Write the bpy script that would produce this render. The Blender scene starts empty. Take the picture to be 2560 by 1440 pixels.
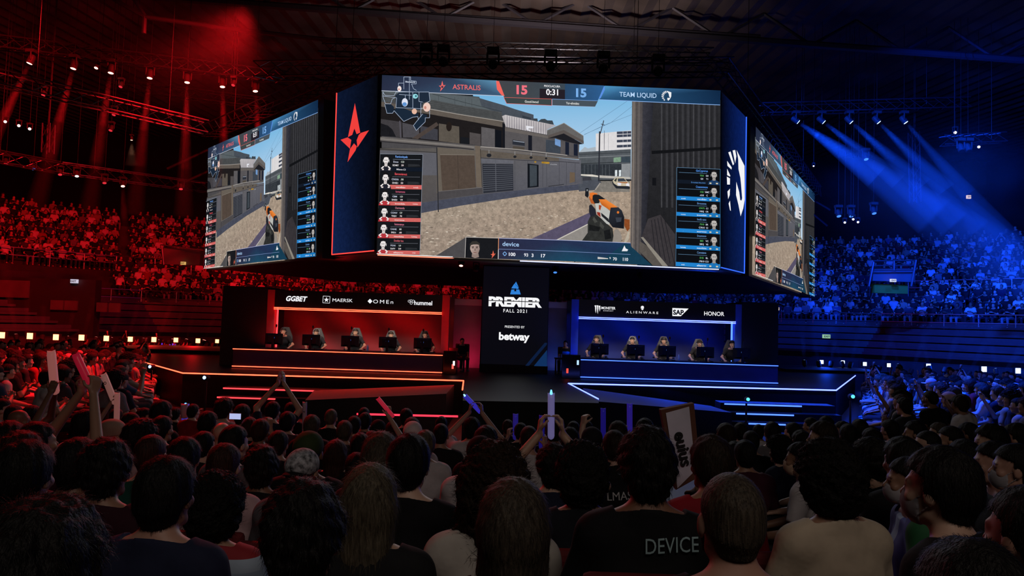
import bpy, math, random
import numpy as np
from mathutils import Vector, Matrix
R_ = random.Random(7)
S = bpy.context.scene
COL = S.collection
FPX = 1707.0
PITCH, ROLL = math.radians(2.7587), math.radians(1.799)
EYE = Vector((0, 0, 2.6))
# ---------------------------------------------------------------- camera, world, exposure
cd = bpy.data.cameras.new('camera'); cd.sensor_width = 36.0; cd.lens = FPX / 2560 * 36
cd.clip_start = 0.05; cd.clip_end = 300
cam = bpy.data.objects.new('camera', cd); COL.objects.link(cam); S.camera = cam
FW = Vector((0, math.cos(PITCH), math.sin(PITCH))); U0 = Vector((0, -math.sin(PITCH), math.cos(PITCH))); R0 = Vector((1, 0, 0))
RT = R0 * math.cos(ROLL) + U0 * math.sin(ROLL); UP = -R0 * math.sin(ROLL) + U0 * math.cos(ROLL)
cam.matrix_world = Matrix(((RT.x, UP.x, -FW.x, EYE.x), (RT.y, UP.y, -FW.y, EYE.y), (RT.z, UP.z, -FW.z, EYE.z), (0, 0, 0, 1)))
S.view_settings.view_transform = 'Standard'; S.view_settings.look = 'None'
S.view_settings.exposure = 0.0; S.view_settings.gamma = 1.0; S.view_settings.use_curve_mapping = False
w = bpy.data.worlds.new('hall_dark'); S.world = w; w.use_nodes = True
w.node_tree.nodes['Background'].inputs[0].default_value = (0.30, 0.22, 0.26, 1); w.node_tree.nodes['Background'].inputs[1].default_value = 0.006
cy = S.cycles
cy.use_denoising = True; cy.max_bounces = 4; cy.diffuse_bounces = 2; cy.glossy_bounces = 2; cy.transmission_bounces = 2
cy.volume_bounces = 0; cy.transparent_max_bounces = 8; cy.sample_clamp_indirect = 2.0; cy.sample_clamp_direct = 3.0; cy.caustics_reflective = False; cy.caustics_refractive = False
cy.use_adaptive_sampling = True; cy.adaptive_threshold = 0.03
try: cy.use_light_tree = True
except Exception: pass

def ray(px, py): return FW + RT * ((px - 1280) / FPX) - UP * ((py - 720) / FPX)
def P(px, py, Y):
    d = ray(px, py); return EYE + d * (Y / d.y)
def Pz(px, py, z):
    d = ray(px, py); return EYE + d * ((z - EYE.z) / d.z)
def lin(h):
    h = h.lstrip('#'); o = []
    for i in (0, 2, 4):
        c = int(h[i:i+2], 16) / 255; o.append(c / 12.92 if c <= 0.04045 else ((c + 0.055) / 1.055) ** 2.4)
    return tuple(o)

# ---------------------------------------------------------------- lights of the hall, and added fills
def light(name, kind, loc, energy, col, target=None, **kw):
    l = bpy.data.lights.new(name, kind); l.energy = energy; l.color = col
    for k, v in kw.items(): setattr(l, k, v)
    o = bpy.data.objects.new(name, l); COL.objects.link(o); o.location = loc
    if target is not None: o.rotation_euler = (Vector(target) - Vector(loc)).to_track_quat('-Z', 'Y').to_euler()
    return o
RED, BLUE = (1.0, 0.008, 0.012), (0.003, 0.06, 1.0)
def spot(name, loc, target, energy, col, deg, blend=0.4, size=0.15):
    return light(name, 'SPOT', loc, energy, col, target, spot_size=math.radians(deg), spot_blend=blend, shadow_soft_size=size)
# red washes from the rig onto the red-side stands and floor block
spot('red_wash', (-9, 22, 12.5), (-23, 38, 6), 14500, RED, 75, .9, .3)
spot('red_wash', (-15, 20, 12.5), (-29, 32, 6), 15000, RED, 75, .9, .3)
spot('red_wash', (-6, 27, 12.5), (-12, 46, 5), 12000, RED, 75, .9, .3)
spot('red_wash', (-6.5, 17.5, 10.5), (-13.5, 15, 1.0), 21000, RED, 72, .9, .3)
spot('red_wash', (-9.5, 17.5, 10.5), (-6.0, 9.2, 2.4), 5200, RED, 42, .9, .3)
spot('red_wash', (-4, 19.0, 6.5), (-3.2, 8.5, 1.8), 700, (1, .03, .08), 40, .9, .3)
spot('blue_wash', (18, 25, 12.5), (23, 35, 3), 9000, BLUE, 80, .9, .3)  # added fill where the side screen shades the blue stand
spot('red_stage_wash', (-6, 24, 3.6), (-5, 18, 0.9), 25, RED, 120, 1, .2)
# blue washes
spot('blue_wash', (10, 22, 12.5), (27, 36, 6), 40000, BLUE, 70, .9, .3)
spot('blue_wash', (8, 26, 12.5), (19, 44, 5), 16000, BLUE, 75, .9, .3)
spot('blue_wash', (14, 19, 12.5), (31, 28, 6), 36000, BLUE, 75, .9, .3)
spot('blue_wash', (6.5, 17.5, 10.5), (13, 16, 1.0), 29000, BLUE, 84, .9, .3)
# dim warm-white house lamps behind and above the audience
light('house_lamp', 'AREA', (1.5, -3.5, 8.5), 118, (1.0, .86, .74), (1.5, 3.5, 1.0), shape='RECTANGLE', size=5, size_y=2)
# light thrown by the three big screens
light('screen_glow', 'AREA', (1, 19.0, 6.9), 190, (.95, .97, 1.0), (1, 0, 4), shape='RECTANGLE', size=9.5, size_y=4.6)
# added key lights before the booth headers, brightening the players' faces
for x0 in (-5.1, 4.7):
    light('player_key', 'AREA', (x0, 21.4, 2.98), 34, (1, .84, .72), (x0, 22.35, 1.85), shape='RECTANGLE', size=4.3, size_y=.12, spread=math.radians(62))
# added uplight, no lamp of the hall, brightening the roof over the stage
spot('roof_fill', (1.5, 25, 9.5), (1.0, 29, 16.5), 2000, (1, .82, .76), 120, 1, .5)

# ---------------------------------------------------------------- materials
MATS = {}
def nodes_of(m):
    m.use_nodes = True; nt = m.node_tree; return nt, nt.nodes, nt.links
def mat(name, col=(.5, .5, .5), rough=.6, metal=0.0, emit=None, strength=1.0, noise=0.0, nscale=20.0, bump=0.0, objcol=False, attr=False, stretch=None, spec=.5, sample=True):
    if name in MATS: return MATS[name]
    if isinstance(col, str): col = lin(col)
    m = bpy.data.materials.new(name); MATS[name] = m
    nt, N, L = nodes_of(m); b = N['Principled BSDF']
    b.inputs['Roughness'].default_value = rough; b.inputs['Metallic'].default_value = metal
    b.inputs['Base Color'].default_value = (*col, 1); b.inputs['Specular IOR Level'].default_value = spec
    src = None
    if objcol: src = N.new('ShaderNodeObjectInfo').outputs['Color']
    if attr:
        a = N.new('ShaderNodeAttribute'); a.attribute_name = 'Col'
        if src is None: src = a.outputs['Color']
        else:
            mx = N.new('ShaderNodeMix'); mx.data_type = 'RGBA'; mx.blend_type = 'MULTIPLY'; mx.inputs[0].default_value = 1
            L.new(src, mx.inputs[6]); L.new(a.outputs['Color'], mx.inputs[7]); src = mx.outputs[2]
    if noise or bump:
        tc = N.new('ShaderNodeTexCoord'); nz = N.new('ShaderNodeTexNoise'); nz.inputs['Scale'].default_value = nscale; nz.inputs['Detail'].default_value = 3
        vec = tc.outputs['Object']
        if stretch:
            mp = N.new('ShaderNodeMapping'); mp.inputs['Scale'].default_value = stretch; L.new(vec, mp.inputs['Vector']); vec = mp.outputs['Vector']
        L.new(vec, nz.inputs['Vector'])
        if noise:
            mr = N.new('ShaderNodeMapRange'); mr.inputs['To Min'].default_value = 1 - noise; mr.inputs['To Max'].default_value = 1 + noise
            mr.inputs['From Min'].default_value = .3; mr.inputs['From Max'].default_value = .7
            L.new(nz.outputs['Fac'], mr.inputs['Value'])
            vm = N.new('ShaderNodeVectorMath'); vm.operation = 'SCALE'
            if src is None: vm.inputs[0].default_value = col
            else: L.new(src, vm.inputs[0])
            L.new(mr.outputs['Result'], vm.inputs['Scale']); src = vm.outputs['Vector']
        if bump:
            bp = N.new('ShaderNodeBump'); bp.inputs['Strength'].default_value = bump; bp.inputs['Distance'].default_value = .02
            L.new(nz.outputs['Fac'], bp.inputs['Height']); L.new(bp.outputs['Normal'], b.inputs['Normal'])
    if src is not None: L.new(src, b.inputs['Base Color'])
    if emit is not None:
        if isinstance(emit, str): emit = lin(emit)
        b.inputs['Emission Color'].default_value = (*emit, 1); b.inputs['Emission Strength'].default_value = strength
        if not sample: m.cycles.emission_sampling = 'NONE'
    return m
def glow(name, col, strength, sample=False):
    return mat(name, (.012, .012, .012), .6, emit=col, strength=strength, sample=sample, spec=.05)

# ---------------------------------------------------------------- mesh and naming helpers
class MB:
    def __init__(s): s.v = []; s.f = []; s.c = []
    def add(s, vs, fs, col=None):
        b = len(s.v); s.v += [tuple(x) for x in vs]; s.f += [tuple(b + i for i in f) for f in fs]
        if col is not None: s.c += (col if isinstance(col, list) else [col] * len(vs))
        return s
    def box(s, lo, hi):
        x0, y0, z0 = lo; x1, y1, z1 = hi
        return s.add([(x0,y0,z0),(x1,y0,z0),(x1,y1,z0),(x0,y1,z0),(x0,y0,z1),(x1,y0,z1),(x1,y1,z1),(x0,y1,z1)],
                     [(0,3,2,1),(4,5,6,7),(0,1,5,4),(1,2,6,5),(2,3,7,6),(3,0,4,7)])
    def obox(s, c, ax, ay, az):
        c, ax, ay, az = Vector(c), Vector(ax), Vector(ay), Vector(az)
        vs = [c + ax*i + ay*j + az*k for k in (-1, 1) for i, j in ((-1,-1),(1,-1),(1,1),(-1,1))]
        return s.add(vs, [(0,3,2,1),(4,5,6,7),(0,1,5,4),(1,2,6,5),(2,3,7,6),(3,0,4,7)])
    def tube(s, a, b, r, n=6, r2=None):
        a, b = Vector(a), Vector(b); d = (b - a).normalized()
        u = d.orthogonal().normalized(); v = d.cross(u); r2 = r if r2 is None else r2
        vs = [a + (u*math.cos(2*math.pi*i/n) + v*math.sin(2*math.pi*i/n))*r for i in range(n)] + [b + (u*math.cos(2*math.pi*i/n) + v*math.sin(2*math.pi*i/n))*r2 for i in range(n)]
        return s.add(vs, [(i, (i+1) % n, n+(i+1) % n, n+i) for i in range(n)] + [tuple(range(n-1, -1, -1)), tuple(range(n, 2*n))])
    def prism(s, poly, z0, z1):
        n = len(poly); z0s = z0 if isinstance(z0, (list, tuple)) else [z0]*n; z1s = z1 if isinstance(z1, (list, tuple)) else [z1]*n
        vs = [(p[0], p[1], z0s[i]) for i, p in enumerate(poly)] + [(p[0], p[1], z1s[i]) for i, p in enumerate(poly)]
        return s.add(vs, [(i, (i+1) % n, n+(i+1) % n, n+i) for i in range(n)] + [tuple(range(n-1, -1, -1)), tuple(range(n, 2*n))])
    def lathe(s, c, prof, n=16, axis=(0, 0, 1)):
        c = Vector(c); d = Vector(axis).normalized(); u = d.orthogonal().normalized(); v = d.cross(u); m = len(prof)
        vs = [c + d*z + (u*math.cos(2*math.pi*i/n) + v*math.sin(2*math.pi*i/n))*r for r, z in prof for i in range(n)]
        fs = [(j*n+i, j*n+(i+1) % n, (j+1)*n+(i+1) % n, (j+1)*n+i) for j in range(m-1) for i in range(n)]
        return s.add(vs, fs + [tuple(range(n-1, -1, -1)), tuple(range((m-1)*n, m*n))])
    def build(s, name, m, parent=None, smooth=False, loc=None, bevel=0):
        me = bpy.data.meshes.new(name); me.from_pydata(s.v, [], s.f); me.update()
        if m is not None: me.materials.append(m)
        if s.c and len(s.c) == len(s.v):
            ca = me.color_attributes.new('Col', 'FLOAT_COLOR', 'POINT')
            ca.data.foreach_set('color', np.array([(*c[:3], c[3] if len(c) > 3 else 1) for c in s.c], np.float32).ravel())
        if smooth: me.polygons.foreach_set('use_smooth', [True]*len(me.polygons))
        return link(name, me, parent, loc, bevel)
def link(name, me, parent=None, loc=None, bevel=0):
    o = bpy.data.objects.new(name, me); COL.objects.link(o)
    if parent is not None: o.parent = parent
    if loc is not None: o.location = loc
    if bevel:
        md = o.modifiers.new('edge', 'BEVEL'); md.width = bevel; md.segments = 2; md.limit_method = 'ANGLE'
    return o
def tag(o, label, cat, group=None):
    o['label'] = label; o['category'] = cat
    if group: o['group'] = group
    return o
def empty(name, label, cat, loc=(0, 0, 0), group=None, rz=0):
    o = bpy.data.objects.new(name, None); COL.objects.link(o); o.location = loc; o.rotation_euler = (0, 0, rz)
    return tag(o, label, cat, group)
def struct(o, label=None):
    o['kind'] = 'structure'
    if label: o['label'] = label
    return o
def stuff(o, label, cat):
    o['kind'] = 'stuff'; o['label'] = label; o['category'] = cat; return o
def copy_tree(o, parent=None):
    c = o.copy(); COL.objects.link(c)
    if parent is not None: c.parent = parent
    for ch in list(o.children): copy_tree(ch, c)
    return c
ORD = 'zeroth first second third fourth fifth sixth seventh eighth ninth tenth eleventh twelfth thirteenth fourteenth fifteenth sixteenth seventeenth eighteenth nineteenth twentieth'.split()
def ordinal(n):
    if n <= 20: return ORD[n]
    t = {2: 'twent', 3: 'thirt', 4: 'fort', 5: 'fift', 6: 'sixt', 7: 'sevent'}[n // 10]
    return t + 'ieth' if n % 10 == 0 else t + 'y-' + ORD[n % 10]
def text_mesh(txt, bold=0.0, spacing=1.0, shear=0.0):
    """2D outline mesh of a word: vertices (x, y) with cap height 1 centred on 0, and faces."""
    cu = bpy.data.curves.new('lettering', 'FONT'); cu.body = txt; cu.size = 1; cu.offset = bold; cu.space_character = spacing; cu.shear = shear; cu.resolution_u = 3
    o = bpy.data.objects.new('lettering', cu); COL.objects.link(o)
    dg = bpy.context.evaluated_depsgraph_get(); me = bpy.data.meshes.new_from_object(o.evaluated_get(dg))
    vs = np.array([v.co[:2] for v in me.vertices]).reshape(-1, 2); fs = [tuple(p.vertices) for p in me.polygons]
    bpy.data.objects.remove(o); bpy.data.meshes.remove(me); bpy.data.curves.remove(cu)
    cap = 0.729; vs = vs / cap
    if len(vs): vs[:, 0] -= (vs[:, 0].min() + vs[:, 0].max()) / 2
    vs[:, 1] -= .5
    return vs, fs
def text_part(name, txt, m, parent, O, ux, uz, h, width=None, bold=0.0, spacing=1.0, shear=0.0, depth=.012):
    """Raised lettering on a panel: O centre, ux/uz unit directions in the panel, h cap height."""
    vs, fs = text_mesh(txt, bold, spacing, shear); O, ux, uz = Vector(O), Vector(ux).normalized(), Vector(uz).normalized(); n = ux.cross(uz)
    sx = h if width is None else width / max(1e-6, float(np.ptp(vs[:, 0])))
    mb = MB(); mb.add([O + ux*(x*sx) + uz*(y*h) + n*depth for x, y in vs], fs)
    return mb.build(name, m, parent)
# ================================================================ SETTING
M_BLACK = mat('matte_black', '#0b0b0d', .75)
M_DARK = mat('dark_paint', '#151518', .55, noise=.25, nscale=3)
M_FLOOR = mat('hall_floor', '#1a1a1d', .5, noise=.3, nscale=2)
M_STAGE = mat('stage_floor', '#141417', .5, noise=.3, nscale=6, spec=.25)
M_METAL = mat('dark_steel', '#3a3a40', .38, metal=.8)
M_ALU = mat('aluminium', '#8d8f96', .35, metal=.9)
M_RISER = mat('grandstand_concrete', '#1d1c1f', .8, noise=.3, nscale=2)
struct(MB().box((-60, -12, -.2), (60, 70, 0)).build('floor', M_FLOOR))
# corrugated roof: folded sheet rising away from the camera
mb = MB(); nn = 260
for i in range(nn):
    x0, x1 = -60 + i*120/nn, -60 + (i+1)*120/nn; dz = .14 if i % 2 else 0; dz2 = .14 - dz
    mb.add([(x0, -12, 13.5+dz), (x1, -12, 13.5+dz2), (x1, 66, 19.5+dz2), (x0, 66, 19.5+dz)], [(0, 1, 2, 3)])
struct(mb.build('ceiling', mat('roof_sheet', '#6b605c', .5, metal=.3, noise=.5, nscale=.35)))
struct(MB().box((-46, 66, 0), (46, 66.4, 20)).build('wall_back', M_DARK))
struct(MB().box((-46.4, -12, 0), (-46, 66, 20)).build('wall_left', M_DARK))
struct(MB().box((46, -12, 0), (46.4, 66, 20)).build('wall_right', M_DARK))
# raked floor steps under the audience in front of the camera
def floor_h(Y): return 0.0 if Y >= 5.6 else min(6, math.ceil((5.6 - Y) / .8)) * .2
for k in range(1, 7):
    y1 = 5.6 - .8*(k-1); y0 = y1 - .8 if k < 6 else -4
    struct(MB().box((-9, y0, 0), (9, y1, .2*k)).build('floor_step', M_FLOOR))
# side seating decks on both flanks of the stage, highest next to the camera
def side_h(y): return .3*min(1, max(0, (20-y)/6))
for sx, nm in ((-1, 'left'), (1, 'right')):
    mb = MB()
    for y0, y1 in ((9, 14), (14, 20)):
        xi = lambda y: sx*(7.0 + max(0, (y-12.6))*.49)
        poly = [(xi(y0), y0), (xi(y1), y1), (sx*25, y1), (sx*25, y0)]; zs = [side_h(y0), side_h(y1), side_h(y1), side_h(y0)]
        if sx > 0: poly, zs = poly[::-1], zs[::-1]
        mb.prism(poly, -.05, zs)
    struct(mb.build('floor_deck_'+nm, mat('deck_board', '#121214', .6, noise=.3, nscale=4)))

# ---------------------------------------------------------------- grandstand bowl
BOWL = [(-34, 14), (-29, 22), (-24.5, 30), (-19, 37), (-11, 42.5), (0, 44.5), (11, 42.5), (19, 37), (24.5, 30), (29, 22), (34, 14)]
def bowl_line(r):
    pts = []
    n = len(BOWL); out = []
    for i in range(n):
        a = Vector(BOWL[max(0, i-1)]); b = Vector(BOWL[min(n-1, i+1)]); d = (b - a).normalized(); nrm = Vector((-d.y, d.x))
        out.append(Vector(BOWL[i]) + nrm*r)
    return out
ROWS = []     # (r, z, kind)
for i in range(10): ROWS.append((.85*i, 1.1 + .38*i, 'empty' if i < 5 else 'low'))
for i in range(10): ROWS.append((10.4 + .85*i, 5.0 + .42*i, 'up'))
mb = MB(); prev_z = 0
prof = [(-.6, 0), (-.6, 1.1)]
for r, z, k in ROWS:
    prof += [(r-.42, z), (r+.43, z)]
    if k == 'low' and r > 7.5: prof += [(9.9, z), (9.9, 5.0)]
prof += [(19.4, 8.8), (19.4, 0)]
lines = [[(p.x, p.y, z) for p in bowl_line(r)] for r, z in prof]
n = len(BOWL)
for a, b in zip(lines, lines[1:]): mb.add(a + b, [(i, i+1, n+i+1, n+i) for i in range(n-1)])
struct(mb.build('floor_grandstand', M_RISER))
# bench rows of the empty lower seats
def ring_tube(mb, r, z, rad, i0=0, i1=None, sides=5):
    L = bowl_line(r)[i0:i1]
    for a, b in zip(L, L[1:]): mb.tube((a.x, a.y, z), (b.x, b.y, z), rad, sides)
mb = MB()
for r, z, k in ROWS[:5]:
    a, b = bowl_line(r+.05), bowl_line(r+.38)
    for zz in (z+.40, z+.44): pass
    for i in range(n-1):
        mb.add([(a[i].x, a[i].y, z+.42), (a[i+1].x, a[i+1].y, z+.42), (b[i+1].x, b[i+1].y, z+.42), (b[i].x, b[i].y, z+.42),
                (b[i].x, b[i].y, z+.62), (b[i+1].x, b[i+1].y, z+.62), (a[i].x, a[i].y, z+.3), (a[i+1].x, a[i+1].y, z+.3)], [(0, 1, 2, 3), (3, 2, 5, 4), (6, 7, 1, 0)])
struct(mb.build('floor_bench_rows', mat('folded_seats', '#1f1f24', .45, noise=.2, nscale=5)))
def railing(name, label, r, z, i0, i1, h=1.0, per=6):
    e = empty(name, label, 'railing'); L = bowl_line(r)[i0:i1]
    for zz in (h, h*.55):
        m = MB()
        for a, b in zip(L, L[1:]): m.tube((a.x, a.y, z+zz), (b.x, b.y, z+zz), .03, 5)
        m.build('rail', M_ALU, e)
    for a, b in zip(L, L[1:]):
        for k in range(per):
            p = a.lerp(b, k/per); MB().tube((p.x, p.y, z), (p.x, p.y, z+h), .025, 5).build('post', M_ALU, e)
    return e
railing('guard_railing', 'tubular guard railing before the upper tier on the red-lit side', 9.95, 5.0, 1, 5)
railing('guard_railing', 'tubular guard railing before the upper tier on the blue-lit side', 9.95, 5.0, 6, 10)
railing('guard_railing', 'lower tubular railing above the empty red-lit seats', 3.75, 2.7, 2, 5)
railing('guard_railing', 'lower tubular railing above the empty blue-lit seats', 3.75, 2.7, 6, 9)

# ---------------------------------------------------------------- stage
SZ = .9
A_, B_, C_, C2 = Pz(288, 886, SZ), Pz(457, 934, SZ), Pz(1159, 953, SZ), Pz(1156, 976, SZ)
D_, E_, F_, G_ = Pz(1495, 999, SZ), Pz(1421, 960, SZ), Pz(2090, 977, SZ), Pz(2138, 940, SZ)
W1, W2 = Pz(1157, 1003, SZ), Pz(1497, 1009, SZ)
poly = [A_, B_, C_, W1, W2, D_, E_, F_, G_, Vector((15.5, 31, SZ)), Vector((-17, 31, SZ))]
st = MB().prism([(p.x, p.y) for p in poly], 0, SZ).build('stage', M_STAGE)
tag(st, 'low black stage deck carrying both player booths and the central LED column', 'stage')
# dot-grid surface of the centre walkway
mw = mat('walkway_ledfloor', '#1d1d22', .5, spec=.25); nt, N, L = nodes_of(mw)
tc = N.new('ShaderNodeTexCoord'); vo = N.new('ShaderNodeTexVoronoi'); vo.inputs['Scale'].default_value = 7; vo.inputs['Randomness'].default_value = .25
cr = N.new('ShaderNodeValToRGB'); cr.color_ramp.elements[0].position = .06; cr.color_ramp.elements[0].color = (.75, .75, .8, 1); cr.color_ramp.elements[1].position = .13; cr.color_ramp.elements[1].color = (.012, .012, .016, 1)
L.new(tc.outputs['Object'], vo.inputs['Vector']); L.new(vo.outputs['Distance'], cr.inputs['Fac']); L.new(cr.outputs['Color'], N['Principled BSDF'].inputs['Base Color'])
q = [C_, W1, W2, D_, E_]
MB().prism([(p.x, p.y) for p in [W1, W2, D_, E_, C_]], SZ+.001, SZ+.012).build('walkway_surface', mw, st)
G_RED = glow('led_red', (1, .075, .032), 5); G_BLUE = glow('led_blue', (.09, .13, 1), 6)
G_REDS = glow('led_red_soft', (1, .05, .06), 1.8); G_BLUES = glow('led_blue_soft', (.06, .16, 1), 2.6)
def led(name, pts, m, r=.028, parent=None):
    mb = MB()
    for a, b in zip(pts, pts[1:]): mb.tube(a, b, r, 6)
    return mb.build(name, m, parent)
up = Vector((0, -.01, .015))
led('led_strip', [p+up for p in (A_, B_, C_, C2)], G_RED, .018, st)['label'] = 'glowing red edge strip'
led('led_strip', [p+up for p in (D_, E_, F_, G_)], G_BLUE, .02, st)['label'] = 'glowing blue edge strip'
# soft real light from the strips
for (a, b, c, e) in ((B_, C_, RED, 10), (E_, F_, BLUE, 55)):
    light('strip_light', 'AREA', (a+b)/2+Vector((0, -.12, .03)), e, c, (a+b)/2+Vector((0, -2, -.9)), shape='RECTANGLE', size=(b-a).length, size_y=.05)
# front ledges with light lines
for sx, m, nm in ((-1, G_REDS, 'red'), (1, G_BLUES, 'blue')):
    e = empty('stage_steps', 'dark steps with %s light lines down the %s-side stage front' % (nm, nm), 'steps')
    for k, (z, y0) in enumerate(((.62, 18.15), (.42, 17.8), (.22, 17.45))[:2 if sx < 0 else 3]):
        x0, x1 = (Pz(485, 1002, .45).x, -3.2) if sx < 0 else (5.6, Pz(2125, 1042, .45).x)
        MB().box((x0, y0, 0), (x1, y0+.5, z)).build('step', M_STAGE, e)
        xa, xb = (x0, x0+(2.9, 1.5, .6)[k]) if sx < 0 else (x0+.1+.2*k, x1-.9-.35*k)
        led('led_strip', [Vector((xa, y0-.02, z-.03)), Vector((xb, y0-.02, z-.03))], m, .02, e)
led('led_strip', [Pz(892, 1035, .55), Pz(1145, 1041, .55)], glow('led_crimson', (1, .03, .06), 2.0), .022, st)
# ramps left and right of the walkway
def ramp(name, label, inn, out, zi, zo, m):
    (i0, i1), (o0, o1) = inn, out
    mb = MB(); mb.prism([(i0.x, i0.y), (o0.x, o0.y), (o1.x, o1.y), (i1.x, i1.y)], 0, [zi, zo, zo, zi])
    return tag(mb.build(name, m), label, 'ramp')
MR = mat('ramp_vinyl', '#1a1a1f', .5, noise=.35, nscale=14)
ramp('stage_ramp', 'sloping dark ramp on the red side of the walkway', (Vector((-1.45, 18.2, 0)), Vector((-1.45, 16.0, 0))), (Vector((-5.1, 18.0, 0)), Vector((-4.7, 15.9, 0))), .86, .62, MR)
ramp('stage_ramp', 'sloping blue-lit ramp on the blue side of the walkway', (Vector((1.98, 18.4, 0)), Vector((1.98, 15.4, 0))), (Vector((5.35, 18.2, 0)), Vector((5.5, 16.9, 0))), .86, .52, MR)
spot('blue_stage_wash', (6.5, 23, 3.4), (4.2, 16.8, .6), 330, BLUE, 100, 1, .2)
# low back platform behind the red booth wing
tag(MB().box((-16.5, 27.5, SZ), (-10.8, 31, SZ+.12)).build('rear_platform', M_BLACK), 'low black platform at the red back corner of the stage', 'platform')
tag(MB().box((11.2, 27.8, SZ), (15.4, 31, SZ+.1)).build('rear_platform', M_BLACK), 'low black platform at the blue back corner of the stage', 'platform')
# barrier in front of the red floor block
e = empty('crowd_barrier', 'low dark barrier with a red light line before the red floor block', 'barrier')
a, b = Pz(175, 1007, .55), Pz(425, 1013, .55)
MB().box((a.x, a.y, 0), (b.x, a.y+.12, .52)).build('panel', M_BLACK, e)
led('led_strip', [a, Vector((b.x, a.y, .55))], G_REDS, .014, e)

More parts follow.
